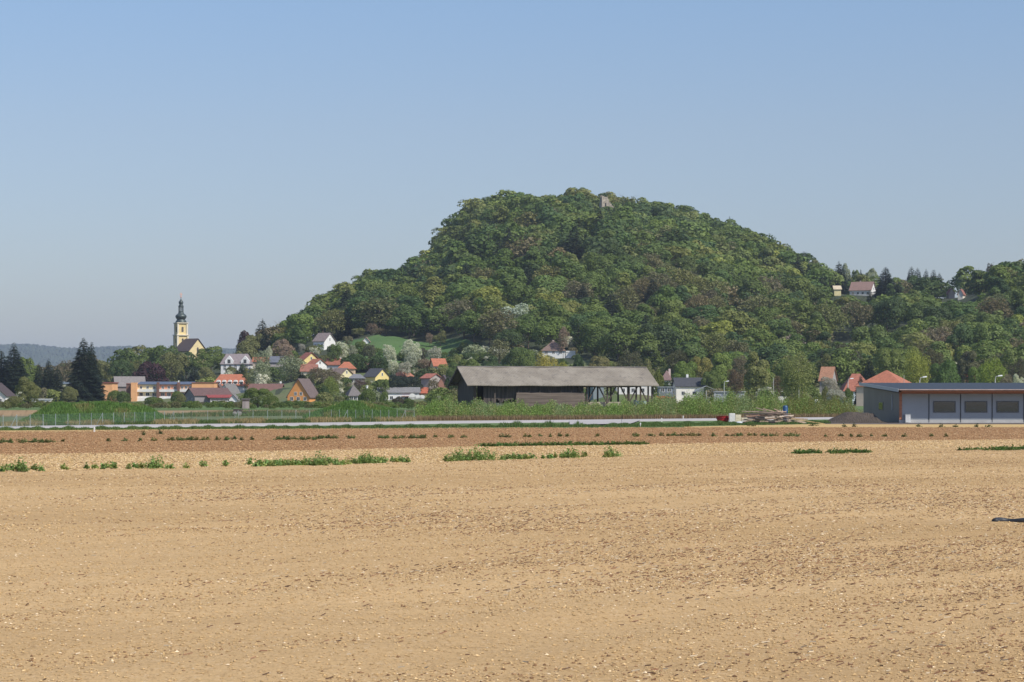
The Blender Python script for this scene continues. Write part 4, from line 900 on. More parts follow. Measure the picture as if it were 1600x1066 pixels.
    o = link('gravel_heap', np_mesh('gravel_heap', np.stack([X.ravel(), Y.ravel(), Z.ravel() - .02], 1), np.stack([ii, ii + 1, ii + nx_ + 1, ii + nx_], 1), [hm])); tag(o, 'long dark brown-grey gravel heap beside the grey hall', 'gravel heap')
yard()

# ------------------------------------------------------------------ fence, mounds, hide, posts, lamps, hose
def mound(name, label, px0, px1, yb, pts, depth, m, seed):
    X0, D, _ = gp((px0 + px1) / 2, yb); xa, xb = px2X(px0, D), px2X(px1, D); rs = np.random.default_rng(seed); nx_, ny_ = 110, 40
    X, Y = np.meshgrid(np.linspace(xa, xb, nx_), np.linspace(D, D + depth, ny_)); px = 800 + F * X / (D + depth * .35)
    h = np.interp(px, [p for p, _ in pts], [zz(y, D + depth * .35) for _, y in pts]); h = np.maximum(h, 0)
    Z = h * np.interp((Y - D) / depth, [0, .35, .75, 1], [0, 1, .97, 0]) + rs.uniform(-.06, .06, X.shape) + .12 * np.sin(X * .9 + Y * .5) - .12
    ii = (np.arange(ny_ - 1)[:, None] * nx_ + np.arange(nx_ - 1)).ravel(); V = np.stack([X.ravel(), Y.ravel(), Z.ravel()], 1)
    o = link(name, np_mesh(name, V, np.stack([ii, ii + 1, ii + nx_ + 1, ii + nx_], 1), [m], smooth=True)); tag(o, kind='structure')
    return V
MV1 = mound('grassy_mound', '', 28, 268, 661, [(28, 660), (50, 650), (72, 637), (84, 632), (150, 631.5), (200, 632.5), (222, 640), (250, 655), (268, 661)], 16, G_GREEN, 1)
MV2 = mound('grassy_bank', '', 470, 640, 655, [(470, 655), (500, 643), (525, 633), (545, 629), (570, 630), (600, 640), (640, 650)], 18, G_GREEN, 2)
MV3 = mound('overgrown_bank', '', 915, 1045, 642, [(915, 640), (925, 626), (945, 620), (965, 616), (990, 616), (1020, 618), (1045, 630)], 30, G_FIELD, 3)
def fence():
    segs = [(gp(-40, 672.5), gp(300, 660), 3.6), (gp(300, 660), gp(505, 656.6), 3.4), (gp(505, 656.6), gp(647, 657.6), 1.45)]
    root = empty('mesh_fence', segs[0][0]); tag(root, 'thin green-grey wire mesh fence on slim posts before the grassy mound', 'fence'); r0 = np.array(segs[0][0])
    pm = mat('galvanised_post', (.36, .40, .38), .5, .1, metal=.2); wm = mat('green_wire', (.12, .22, .18), .5, .1); wires = MB(); H = 1.45
    for a, b, sp in segs:
        a = np.array(a) - r0; b = np.array(b) - r0; L = np.linalg.norm(b - a); n = int(round(L / sp))
        for i in range(n + 1):
            p = a + (b - a) * i / n; q = MB().tube([(*p[:2], -.1), (*p[:2], H + .05)], [.035, .035], 6)
            if i % 7 == 3: q.tube([(p[0] - .7, p[1] - .3, 0), (*p[:2], H)], [.03, .03], 5)
            q.build('post', pm, root)
        u = (b - a) / L; k = 0
        for z in np.arange(.08, H + .01, .17): wires.bar((a[0], a[1], z), (b[0], b[1], z), .010)
        for s in np.arange(0, L, .22): p = a + u * s; wires.bar((p[0], p[1], .05), (p[0], p[1], H), .009)
    wires.build('wire_mesh', wm, root)
fence()
def hide():
    X, D, _ = gp(384, 648); o = empty('hunting_hide', (X, D, 0), R(8)); tag(o, 'small grey boarded hunting hide on legs in the rough grass', 'hide'); KEEP.append((375, 391, 640, D))
    z0, z1 = zz(638.5, D), zz(625.5, D); w = .62; b = boards('silver_grey_boards', (.30, .27, .26), .25)
    MB().box(-w, w, -w, w, z0, z1).build('cabin', b, o); MB().add([(-w - .15, -w - .15, z1), (w + .15, -w - .15, z1), (w + .15, w + .15, z1 + .25), (-w - .15, w + .15, z1 + .25), (-w - .15, -w - .15, z1 + .08), (w + .15, -w - .15, z1 + .08), (w + .15, w + .15, z1 + .33), (-w - .15, w + .15, z1 + .33)], [(0,3,2,1),(4,5,6,7),(0,1,5,4),(1,2,6,5),(2,3,7,6),(3,0,4,7)]).build('roof', B_DARK, o)
    MB().box(-w - .02, -w, -.3, .3, z0 + .6, z0 + .95).build('window', PANE, o)
    for a in (-1, 1):
        for c in (-1, 1): MB().bar((a * w * 1.15, c * w * 1.15, -.1), (a * w * .9, c * w * .9, z0), .12).build('leg', B_DARK, o)
    X, D, _ = gp(371, 650); o = empty('field_trailer', (X, D, 0), R(5)); tag(o, 'dark two-wheeled farm implement left of the hunting hide', 'implement')
    MB().box(-.7, .7, -.4, .4, .55, 1.15).bar((.6, 0, .6), (1.7, 0, .5), .1).build('frame', mat('rusty_iron', (.07, .05, .045)), o)
    for s in (-.45, .4): MB().lathe([(.35, -.06), (.38, 0), (.35, .06)], n=14).build('wheel', mat('pale_rim', (.35, .33, .32)), o, loc=(s, -.5, .38)).rotation_euler = (R(90), 0, 0)
hide()
def marker(x, yb, yt, lab, c=(.75, .74, .7)):
    X, D, _ = gp(x, yb); h = zz(yt, D); m = MB(); w = .07
    m.box(-w, w, -.05, .05, -.1, h - .1).add([(-w, -.05, h - .1), (w, -.05, h - .1), (w, .05, h - .1), (-w, .05, h - .1), (0, 0, h)], [(0, 1, 4), (1, 2, 4), (2, 3, 4), (3, 0, 4)])
    tag(m.build('marker_post', mat('post_paint', c), None, loc=(X, D, 0)), lab, 'post', 'marker posts along the road')
marker(147.5, 675, 667.3, 'white marker post at the verge before the grassy mound'); marker(139.5, 668, 665, 'tiny marker post just behind the road near the mound')
marker(786.5, 667, 662, 'pale marker post in the verge before the barn'); marker(1000.8, 666.8, 660.3, 'white marker post at the verge right of the side track'); marker(1034, 659.5, 652.8, 'white marker post in the long grass beside the road')
marker(992, 655, 651.3, 'thin pale stake behind the road near the barn end'); marker(1067.5, 655.5, 649.3, 'thin pale stake in dry grass right of the barn')
tag(MB().tube([(0, 0, 0), (0, 0, .9)], [.025, .02], 5).build('thin_stake', mat('dark_stake', (.08, .07, .06)), None, loc=gp(971.5, 664)), 'thin dark stake on the pale side track', 'stake')
def lamp(x, yt, D, lab, side=1, yb=None):
    X = px2X(x, D); z = float(terrain(X, D)); h = zz(yt, D) - z; o = empty('street_lamp', (X, D, z)); tag(o, lab, 'street lamp', 'street lamps in the village'); KEEP.append((x - 3, x + 3, (yb or yt + 8), D))
    MB().tube([(0, 0, 0), (0, 0, h * .9), (side * .15, 0, h), (side * .7, 0, h + .05)], [.11, .09, .07, .05], 8).build('pole', mat('lamp_pole', (.5, .5, .48), .5), o)
    MB().add([(side * .5, -.16, h), (side * 1.35, -.2, h + .08), (side * 1.35, .2, h + .08), (side * .5, .16, h), (side * .55, -.12, h + .2), (side * 1.3, -.15, h + .3), (side * 1.3, .15, h + .3), (side * .55, .12, h + .2)], [(0,3,2,1),(4,5,6,7),(0,1,5,4),(1,2,6,5),(2,3,7,6),(3,0,4,7)]).build('lamp_head', mat('lamp_white', (.8, .8, .8), .4), o)
lamp(1131.5, 596.5, 640, 'street lamp before brown trees above the low grey wall', 1); lamp(1325, 592.5, 560, 'street lamp before the red-roofed house with pale blue wall', 1, 620)
lamp(1437, 590.2, 430, 'street lamp rising behind the grey hall roof near the orange hipped roof', 1); lamp(1555, 588.4, 430, 'street lamp rising behind the grey hall roof near the blossoming bush', 1)
def pole(x, yt, D, lab, w=.12):
    X = px2X(x, D); z = float(terrain(X, D)); h = zz(yt, D) - z
    o = tag(MB().tube([(0, 0, 0), (0, 0, h)], [w, w * .8], 7).lathe([(w * 1.2, h - .1), (w * 1.3, h), (w * .5, h + .1)], n=8).build('utility_pole', mat('grey_pole', (.4, .38, .35), .9), None, loc=(X, D, z)), lab, 'pole')
pole(1208.5, 591, 640, 'slim grey pole left of the birch'); pole(1412.5, 587.5, 440, 'short dark mast behind the hall before the orange roof', .06)
tag(MB().lathe([(.5, 0), (.62, .2), (.62, 2.2), (.4, 2.5)], n=12).build('white_tank', WHITE, None, loc=(px2X(1276.5, 560), 560, 0)), 'small round white tank in the bushes before the red house', 'tank')
tag(MB().lathe([(.35, 0), (.4, .2), (.4, 2.0), (.2, 2.4)], n=12).build('white_cone_marker', WHITE, None, loc=(px2X(1119, 560), 560, 0)), 'white marker at the bottom of the grey wall left end', 'marker')

def hose():
    X, D, _ = gp(1553.5, 819.5); m = MB(); pts = []; rads = []
    for i in range(40):
        t = i / 39; xx = t * 1.9; p = 1555 + xx * F / D
        pts.append((X + xx, D + .25 * math.sin(xx * 5.0) - .35 * xx * 0 + (.35 * max(0, xx - .35)), .085 + .02 * math.sin(xx * 9))); rads.append(.085)
    m.tube(pts, rads, 10); tag(m.build('rubber_hose', mat('black_rubber', (.03, .032, .035), .5), None, smooth=True), 'thick black rubber hose lying on the pale stony soil', 'hose')
hose()

# ------------------------------------------------------------------ trees told apart, by their outline in the photograph
T = [
 # left yard
 ('spruce', 2, 545, 630, 44, CON, 'dark spruce cut by the frame edge, shorter twin', 960), ('spruce', 22, 535, 630, 52, CON, 'broad dark spruce behind the white and orange gabled house', 955),
 ('spruce', 61, 566, 630, 24, CON2, 'slim blue-dark conifer right of the broad spruce', 960), ('spruce', 76, 560, 630, 30, CON2, 'pointed blue-dark conifer above the low white shed', 950),
 ('spruce', 90, 572, 630, 26, CON2, 'short dark conifer with green base left of the cream apartment block', 945), ('spruce', 131, 527, 632, 58, CON, 'tallest dark spruce with drooping boughs before the apartment block', 900),
 ('spruce', 143, 533, 632, 36, CON, 'second tip of the tall dark spruce clump', 905),
 ('broad', 44, 588, 640, 42, OLIVE, 'yellow-green loose tree beside the white and orange house', 600), ('shrub', 22, 619, 641, 30, OLIVE, 'low yellow-green bush at the foot of the loose tree', 595),
 ('broad', 42, 558, 625, 40, GREEN, 'green rounded tree between the dark spruces', 1000), ('shrub', 108, 604, 631, 30, OLIVE, 'light green bush before the cream apartment block', 860),
 ('shrub', 180, 610, 630, 34, GREEN, 'round green bush before the orange flat-roofed block', 860), ('shrub', 192, 611, 630, 26, MID, 'deep green bush touching the brown party wall', 850),
 ('shrub', 238, 620, 634, 34, GREEN, 'low green shrub along the terrace garden', 780), ('shrub', 277, 611, 632, 24, GREEN, 'round leafy bush before the terrace balconies', 790), ('shrub', 283, 614, 632, 16, OLIVE, 'pale little bush beside the grey farmhouse gable', 785),
 ('bare', 103, 560, 615, 34, BUD, 'brown budding tree between the conifers and tall spruce', 1080), ('broad', 170, 560, 612, 46, OLIVE, 'olive tree right of the tallest spruce', 1120), ('broad', 190, 558, 612, 44, DARK, 'dark green tree behind the large hall roof', 1100),
 ('round', 236, 565, 612, 66, MAROON, 'dark red copper beech behind the terrace roof', 1070), ('bare', 208, 562, 610, 40, OLIVE, 'greyish olive tree left of the copper beech', 1140),
 # church trees
 ('broad', 232, 541, 600, 52, GREEN, 'fresh green tree at the left end of the church wood', 1150), ('broad', 258, 537, 600, 50, MID, 'dark green rounded tree left of the church tower', 1140), ('broad', 272, 546, 606, 50, OLIVE, 'grey-green tree below the church tower', 1110),
 ('bare', 268, 552, 610, 50, OLIVE, 'thinly leaved tree in front of the church wood', 1095), ('broad', 291, 548, 606, 44, DARK, 'dark tree below the church nave roof', 1120), ('broad', 316, 551, 606, 42, GREEN, 'bright green tree before the church gable', 1100),
 ('round', 330, 541, 604, 56, GREEN, 'large bright green tree right of the church gable', 1120), ('broad', 348, 556, 606, 34, GREEN, 'green tree between church wood and white villa', 1110), ('spruce', 304, 571, 612, 26, CON2, 'dark conifer above the orange terrace end block', 1060),
 ('spruce', 283, 577, 612, 22, CON, 'short dark conifer behind the terrace roof middle', 1060), ('broad', 324, 572, 612, 32, OLIVE, 'olive tree left of the orange dormer roof', 1070), ('broad', 250, 560, 608, 40, MID, 'shaded green tree above the copper beech', 1100),
 # behind villa
 ('round', 382, 517, 566, 34, MAROON, 'dark red beech on the skyline left of the hill', 1170), ('pine', 410, 497, 560, 30, CON, 'dark rounded conifer on the skyline at the hill foot', 1180), ('spruce', 414, 512, 562, 28, CON, 'dark cone-shaped conifer below the rounded one', 1150),
 ('broad', 398, 518, 566, 42, OLIVE, 'olive-green tree between red beech and dark conifer', 1160), ('broad', 387, 530, 572, 46, OLIVE, 'pale olive tree above the white villa roof', 1140), ('bare', 427, 508, 560, 38, BUD, 'brown budding tree right of the dark conifers', 1190),
 ('round', 440, 530, 574, 40, PINKB, 'pinkish-brown budding tree at the hill foot', 1120), ('broad', 436, 526, 572, 26, YEL, 'yellow-green tree crown behind the pinkish one', 1140), ('blossom', 420, 538, 572, 14, BLOS, 'small white blossoming tree left of the pinkish-brown tree', 1110),
 ('willow', 410, 545, 590, 30, GREY, 'grey-green willow right of the white villa', 1050), ('willow', 408, 565, 606, 46, GREY, 'pale green thin willow in front of the thin orange roof', 980), ('willow', 455, 553, 607, 52, GREY, 'large grey-green willow left of the red roofs', 960),
 ('broad', 390, 575, 606, 24, OLIVE, 'olive tree behind the brown open shed', 1000), ('spruce', 379, 566, 592, 16, MID, 'small green conifer before the white villa', 1085), ('shrub', 361, 573, 590, 24, OLIVE, 'olive bush before the white villa', 1087),
 ('spruce', 472, 582, 610, 22, CON, 'small dark conifer behind the orange house', 930), ('broad', 403, 604, 633, 46, GREEN, 'loose green tree in front of the brown open shed', 640), ('shrub', 425, 618, 640, 30, GREEN, 'green bush before the shed pillar', 620),
 ('willow', 516, 589, 629, 38, (.2, .24, .06), 'drooping yellow-green willow right of the orange house', 800), ('shrub', 507, 603, 629, 22, DARK, 'dark rounded bush below the drooping willow', 785), ('shrub', 575, 607, 629, 30, GREEN, 'round green bush right of the pyramid-roofed cottage', 760),
 ('bare', 515, 576, 612, 52, BUD, 'brown budding tree before the pale yellow gable', 905), ('bare', 495, 573, 606, 36, BUD, 'brown leafless tree left of the pale yellow gable', 920), ('bare', 562, 592, 612, 30, (.15, .10, .08), 'reddish-brown bare tree above the pyramid roof', 900),
 ('broad', 598, 590, 614, 22, GREEN, 'green tree left of the dark hedge', 890), ('round', 622, 586, 612, 46, (.03, .045, .028), 'dark evergreen mass above the long white house', 900), ('round', 645, 588, 613, 38, (.032, .045, .028), 'second dark evergreen mass above the small red roof', 905),
 ('bare', 677, 590, 616, 26, BUD, 'grey-brown bare tree right of the small red-roofed house', 850), ('bare', 662, 560, 592, 34, PINKB, 'pinkish-brown tree left of the yellow house', 985), ('broad', 698, 612, 634, 22, GREEN, 'green bush against the barn gable', 470),
 ('shrub', 682, 577, 594, 30, OLIVE, 'olive bush below the yellow house with orange roof', 945), ('shrub', 600, 612, 632, 16, GREEN, 'small green bush before the long white house', 700), ('shrub', 623, 620, 634, 22, (.09, .08, .05), 'brownish round bush before the white garden arches', 640), ('shrub', 638, 622, 634, 20, MID, 'dark little bush right of the brownish one', 640),
 # orchard on the meadow
 ('blossom', 535, 529, 566, 33, BLOS, 'white flowering tree right of the white hillside villa', 1010), ('broad', 522, 535, 566, 26, MID, 'green tree below the white hillside villa', 1005), ('broad', 562, 533, 566, 30, GREEN, 'green orchard tree below the tiny white gable', 1015),
 ('blossom', 551, 538, 566, 18, (.34, .36, .26), 'pale green-white blossoming tree in the orchard', 1010), ('bare', 577, 536, 566, 30, (.14, .14, .08), 'grey-brown orchard tree right of the tiny white gable', 1010), ('broad', 560, 513, 540, 26, OLIVE, 'olive tree above the tiny white gable', 1110),
 ('bare', 581, 502, 540, 24, PINKB, 'pink-brown budding tree at the wood edge above the orchard', 1120), ('bare', 592, 512, 538, 34, BUD, 'brown budding tree at the wood edge left of the meadow', 1115),
 ('blossom', 609, 533, 566, 27, BLOS, 'slim white blossoming tree standing on the meadow', 1000), ('blossom', 637, 524, 562, 26, BLOS, 'tallest white blossoming tree on the meadow', 1010), ('blossom', 648, 532, 566, 28, BLOS, 'broad white blossoming tree right of the tallest one', 1000),
 ('blossom', 641, 548, 576, 22, (.42, .44, .34), 'low white blossoming tree below the tallest one', 975), ('blossom', 678, 538, 568, 27, (.42, .42, .34), 'white blossoming tree at the right end of the meadow', 1000), ('blossom', 615, 560, 584, 22, BLOS, 'white blossoming bush left above the salmon roof', 960),
 ('blossom', 632, 562, 582, 26, (.44, .43, .36), 'white blossoming bush right above the salmon roof', 958), ('bare', 671, 519, 548, 16, PINKB, 'small round pinkish tree at the meadow edge', 1075), ('broad', 688, 516, 548, 22, OLIVE, 'small olive tree at the right meadow edge', 1075),
 ('bare', 661, 540, 566, 22, (.13, .12, .08), 'brown-grey tree between the white blossoming trees', 1010), ('shrub', 556, 553, 570, 50, DARK, 'dark green hedge bush under the orchard', 985), ('shrub', 590, 555, 572, 34, DARK, 'dark green hedge bush at the meadow foot', 985),
 ('blossom', 472, 535, 556, 14, (.4, .38, .34), 'small pale blossoming tree left of the white hillside villa', 1090), ('shrub', 490, 540, 560, 30, OLIVE, 'olive bush below the dark villa gable', 1070), ('bare', 448, 545, 576, 30, PINKB, 'pinkish tree above the large grey-green willow', 1060),
 # centre, behind the barn
 ('broad', 735, 558, 600, 46, GREEN, 'bright green tree rising behind the barn gable', 880), ('broad', 712, 565, 600, 40, MID, 'green tree behind the barn left gable', 870), ('broad', 765, 555, 598, 44, DARK, 'dark green tree behind the barn roof left part', 900),
 ('bare', 780, 528, 580, 48, (.18, .18, .08), 'greenish-brown tree left above the barn roof', 960), ('broad', 805, 540, 590, 52, MID, 'fresh green rounded tree above the barn roof', 930), ('round', 825, 548, 592, 44, GREEN, 'rounded green tree left of the yellow willow', 900),
 ('willow', 852, 549, 596, 42, (.42, .36, .08), 'yellow willow below the white villa on the slope', 850), ('shrub', 880, 566, 592, 34, YEL, 'yellow-green bush right of the yellow willow', 850), ('shrub', 903, 553, 582, 22, DARK, 'dark bush right of the yellow willow', 900),
 ('bare', 880, 508, 548, 24, PINKB, 'brown budding tree just above the white villa', 1000), ('broad', 935, 556, 592, 40, (.22, .2, .08), 'yellowish tree above the barn roof middle', 880), ('bare', 985, 541, 596, 56, (.125, .125, .06), 'large brownish-green tree above the open end of the barn', 880),
 ('broad', 1008, 560, 604, 34, OLIVE, 'olive tree above the barn roof end', 850), ('shrub', 1028, 578, 606, 24, (.15, .17, .03), 'yellow-green bush behind the barn roof end', 830), ('blossom', 1035, 572, 592, 14, GREY, 'small pale green tree behind the brown-roofed house', 960),
 ('broad', 1070, 562, 606, 46, BRIGHT, 'bright green tree above the white bungalow', 900), ('bare', 1060, 545, 600, 50, (.12, .12, .05), 'olive-brown tree behind the white bungalow', 950), ('broad', 1095, 553, 606, 40, (.25, .23, .06), 'yellow-olive tree left of the tall green tree', 920),
 ('tall', 1125, 542, 614, 44, (.19, .25, .055), 'tall bright green tree left of the street lamp', 860), ('broad', 1112, 575, 614, 34, GREEN, 'green tree behind the pergola', 850), ('bare', 1148, 572, 616, 34, (.17, .12, .07), 'reddish-brown bare tree behind the low grey wall', 800),
 ('bare', 1158, 553, 608, 40, BUD, 'grey-brown leafless tree right of the tall green tree', 900), ('tall', 1182, 547, 618, 48, (.23, .24, .08), 'loose yellow-green tree with visible dark limbs', 780), ('broad', 1192, 566, 612, 40, (.2, .25, .06), 'yellow-green tree left of the birch', 850),
 ('bare', 1215, 585, 618, 26, (.17, .12, .06), 'russet bush-like tree at the foot of the birch', 760), ('birch', 1248, 547, 623, 64, (.24, .26, .085), 'large birch with white trunk and hanging yellow-green twigs', 700), ('broad', 1228, 552, 612, 40, GREEN, 'green tree crown just behind the birch', 820),
 ('bare', 1320, 532, 600, 66, (.115, .11, .06), 'broad brownish-olive tree above the orange-brown gable', 920), ('bare', 1290, 548, 604, 36, OLIVE, 'brownish tree right of the birch crown', 900), ('spruce', 1358, 556, 604, 34, CON, 'dark conifer above the orange hipped roof', 830),
 ('blossom', 1297, 583, 614, 34, (.40, .37, .31), 'white blossoming tree before the orange-brown gable', 760), ('blossom', 1308, 606, 628, 38, (.42, .41, .36), 'low white blossoming tree before the red-roofed house', 560), ('shrub', 1290, 604, 625, 16, OLIVE, 'olive bush left of the low blossoming tree', 570),
 ('shrub', 1325, 606, 628, 18, MID, 'green shrub right of the low blossoming tree', 560), ('spruce', 1345, 585, 610, 20, CON, 'small dark conifer between the two red roofs', 780),
 # right, above the grey hall
 ('broad', 1392, 544, 600, 54, (.19, .23, .06), 'light green tree above the orange hipped roof', 880), ('willow', 1432, 541, 604, 48, (.30, .32, .06), 'bright yellow-green willow right of the orange hipped roof', 820), ('round', 1478, 559, 608, 56, (.10, .165, .04), 'rounded deep green tree above the grey hall', 760),
 ('bare', 1455, 538, 596, 44, (.14, .13, .06), 'brownish-olive tree behind the bright yellow willow', 900), ('willow', 1552, 557, 606, 56, (.22, .28, .045), 'yellow-green rounded tree near the frame edge above the hall', 760), ('tall', 1510, 535, 604, 40, (.13, .13, .06), 'tall greyish-olive tree above the speck of orange roof', 880),
 ('broad', 1528, 570, 606, 40, BRIGHT, 'bright green tree right of the orange roof speck', 800), ('blossom', 1590, 582, 606, 26, BLOS, 'white blossoming bush at the frame edge behind the hall', 560), ('bare', 1572, 582, 604, 34, (.25, .22, .15), 'pale dry shrub behind the hall roof', 570),
 ('bare', 1592, 555, 602, 36, (.12, .11, .06), 'grey-brown tree cut by the frame edge', 850), ('round', 1505, 505, 560, 56, (.09, .14, .042), 'large dark green tree higher up above the hall', 1000), ('broad', 1575, 495, 560, 70, (.09, .14, .04), 'biggest deep green tree on the slope near the frame edge', 1010),
 # skyline right
 ('spruce', 1231, 383, 430, 14, CON, 'thin pointed spruce on the right shoulder of the hill', 1480), ('spruce', 1257, 392, 440, 32, CON2, 'dark spruce where the hill drops to the saddle', 1430), ('broad', 1272, 405, 445, 22, OLIVE, 'olive tree right of the shoulder spruce', 1440),
 ('spruce', 1311, 408, 452, 30, CON, 'tall dark spruce left of the hilltop house', 1380), ('broad', 1321, 411, 450, 22, GREY, 'pale green tree right of the tall dark spruce', 1400), ('spruce', 1297, 420, 455, 16, CON2, 'shorter dark spruce on the saddle', 1385), ('spruce', 1345, 420, 452, 12, CON, 'small dark spruce behind the hilltop house', 1390),
 ('round', 1362, 416, 450, 30, GREY, 'pale grey-green round tree behind the hilltop house', 1400), ('broad', 1338, 420, 450, 18, GREEN, 'green tree left behind the hilltop house', 1395), ('spruce', 1384, 416, 470, 34, CON, 'dark spruce in front of the hilltop house right end', 1320),
 ('spruce', 1285, 428, 480, 34, CON2, 'broad dark conifer below the yellow hilltop house', 1300), ('pine', 1424, 415, 460, 22, CON, 'left dark conifer of the skyline group', 1370), ('pine', 1434, 417, 460, 19, CON, 'second dark conifer of the skyline group', 1372), ('pine', 1447, 419, 460, 15, CON, 'third dark conifer of the skyline group', 1374),
 ('pine', 1459, 420, 462, 19, CON, 'fourth dark conifer of the skyline group', 1372), ('pine', 1468, 425, 464, 16, CON, 'last dark conifer of the skyline group', 1370), ('spruce', 1360, 452, 495, 24, CON2, 'dark conifer on the slope below the hilltop house', 1240),
 ('bare', 1530, 420, 466, 26, (.10, .09, .06), 'leafless grey tree on the skyline near the frame edge', 1370), ('bare', 1548, 410, 462, 20, (.11, .10, .06), 'taller leafless tree on the right skyline', 1380), ('spruce', 1140, 337, 380, 12, CON, 'small pointed spruce on the right flank skyline', 1640),
 ('broad', 1400, 440, 474, 30, OLIVE, 'olive tree right of the hilltop house spruce', 1335),
 ('broad', 1495, 473, 520, 50, (.09,.12,.04), 'rounded green tree below the white gable on the skyline gap', 1240),
]
n_manual = 0
TPOS = []
for k, x, yt, yb, w, c, lab, D in T:
    X = px2X(x, D)
    hi = 2 if D < 960 and w > 26 else 1
    tp(k, x, yt, yb, w, c, lab, D, hi=hi); TPOS.append((X, D, w * D / F / 2)); n_manual += 1

# ------------------------------------------------------------------ the wood on the hill
rng = np.random.default_rng(42)
FR = [(380, 1130), (430, 1120), (470, 1120), (560, 1125), (600, 1114), (690, 1096), (740, 1055), (765, 1010), (780, 985), (820, 1000), (890, 1010), (960, 985), (1010, 930), (1100, 930), (1200, 900), (1330, 880), (1450, 900), (1600, 880), (1760, 880)]
cand = []
sp = 17
for D in np.arange(890, 1760, sp * .92):
    Xa, Xb = px2X(380, D), px2X(1700, D); off = rng.uniform(0, sp)
    for X in np.arange(Xa + off, Xb, sp): cand.append((X + rng.uniform(-3.6, 3.6), D + rng.uniform(-3.6, 3.6)))
cand = np.array(cand); CP = 800 + F * cand[:, 0] / cand[:, 1]; CZ = terrain(cand[:, 0], cand[:, 1])
front = np.interp(CP, *zip(*FR)); dr = np.interp(CP, _px, _dr)
ok = (cand[:, 1] > front) & (cand[:, 1] < dr + 45) & (CZ > 2) & (CP > 428)
lowf = np.sin(cand[:, 0] / 47 + 1.3) * np.cos(cand[:, 1] / 61) + .6 * np.sin(cand[:, 0] / 23 - cand[:, 1] / 37)
forest = []
def species(px, D, dr_, lf):
    u = rng.random(); t = (D - 900) / (dr_ - 900)
    budp = (.05 if t > .45 else .13) + .10 * (lf < -.6); col = None
    if px > 1000 and t < .5: budp += .10
    if u < budp: k = 'bare'; base = np.array([(.19, .165, .095), OLIVE, (.17, .15, .08), PINKB][rng.choice(4, p=[.22, .42, .34, .02])]); nm = 'brown budding'
    elif u < budp + .035 and not (t > .8 and px < 1120): k = 'spruce'; base = np.array(CON2); nm = 'dark pointed'
    elif u < budp + .05 and t < .3: k = 'blossom'; base = np.array((.36, .37, .29)); nm = 'whitish blossoming'
    else:
        k = ['broad', 'broad', 'round', 'tall'][rng.integers(4)]; v = rng.random() + .18 * lf
        if v < .22: base = np.array(DARK); nm = 'dark green'
        elif v < .55: base = np.array(MID); nm = 'deep green'
        elif v < .86: base = np.array(GREEN); nm = 'mid green'
        elif v < 1.03: base = np.array((.175, .195, .055)); nm = 'olive green'
        else: base = np.array((.22, .25, .06)); nm = 'light green'
    return k, base * 1.13 * rng.uniform(.84, 1.16) * np.array([rng.uniform(.92, 1.1), 1, rng.uniform(.85, 1.15)]), nm
for i in np.where(ok)[0]:
    X, D = cand[i]; p = CP[i]; z = CZ[i]
    if 1283 < p < 1360 and 1235 < D < 1310: continue          # hillside garden
    if 1295 < p < 1410 and 1010 < D < 1115: continue          # small meadow
    if any((X - a) ** 2 + (D - b) ** 2 < (r * .9) ** 2 + 9 for a, b, r in TPOS): continue
    k, c, nm = species(p, D, dr[i], lowf[i])
    h = rng.uniform(16, 23) * (1.0 if D > 1100 else .85)
    if k == 'round': h *= .85
    if k == 'spruce': h *= 1.1
    if dr[i] - 60 < D: h *= .92
    if p < 500: h *= .62 + .38 * (p - 425) / 75
    if 1285 < p < 1505 and D > 1230: h *= .8
    yt = ysee(z + h, D); yb = ysee(z, D); wpx = UW[k] * h / D * F * .5; bad = False
    for a, b, yk, Dk in KEEP:
        if p + wpx > a and p - wpx < b and D < Dk + 14:
            if D > Dk - 6 or yt < yk: 
                if D > Dk - 6 or yk < yb + 2: bad = True; break
    if bad: continue
    forest.append((D, X, z, h, k, c, nm, p, (yt + yb) / 2))
forest.sort(key=lambda f: f[0])
# which of them show: a crude depth test over columns, nearest first
vis = []; hor = np.full(340, 1000.)
for f in forest:
    D, X, z, h, k, c, nm, p, ym = f; yt = ysee(z + h, D); w = UW[k] * h / D * F * .5
    a = max(0, int((p - w) / 5)); b = min(339, int((p + w) / 5)); seg = hor[a:b + 1] if b >= a else np.array([0.])
    show = np.clip(seg - yt, 0, None).sum() * 5 if 0 <= p <= 1610 else 0
    if b >= a: hor[a:b + 1] = np.minimum(seg, yt + 4)
    vis.append(show)
order = np.argsort(-np.array(vis)); N_IND = 235
ind = set(order[:N_IND].tolist())
LAND = [(380, 'left foot of the hill'), (500, 'slope by the white villa'), (600, 'wood above the green meadow'), (735, 'slope above the boarded barn'), (830, 'slope by the brown-hipped villa'), (900, 'slope above the barn posts'),
        (1020, 'slope above the bungalow'), (1130, 'slope above the grey wall'), (1210, 'slope above the birch'), (1290, 'slope below the hilltop house'), (1400, 'slope above the orange roof'), (1500, 'slope at the frame edge')]
ORD = ['leftmost', 'second', 'third', 'fourth', 'fifth', 'sixth', 'seventh', 'eighth', 'ninth', 'tenth', 'eleventh', 'twelfth', 'thirteenth', 'fourteenth', 'fifteenth', 'sixteenth', 'seventeenth', 'eighteenth', 'nineteenth', 'twentieth']
groups = {}
for j in ind:
    D, X, z, h, k, c, nm, p, ym = forest[j]
    lm = [t for x, t in LAND if p >= x or x == 380][-1]; tier = 'low' if ym > 560 else ('halfway' if ym > 490 else ('high' if ym > 400 else 'topmost'))
    groups.setdefault((nm, lm, tier), []).append(j)
labels = {}
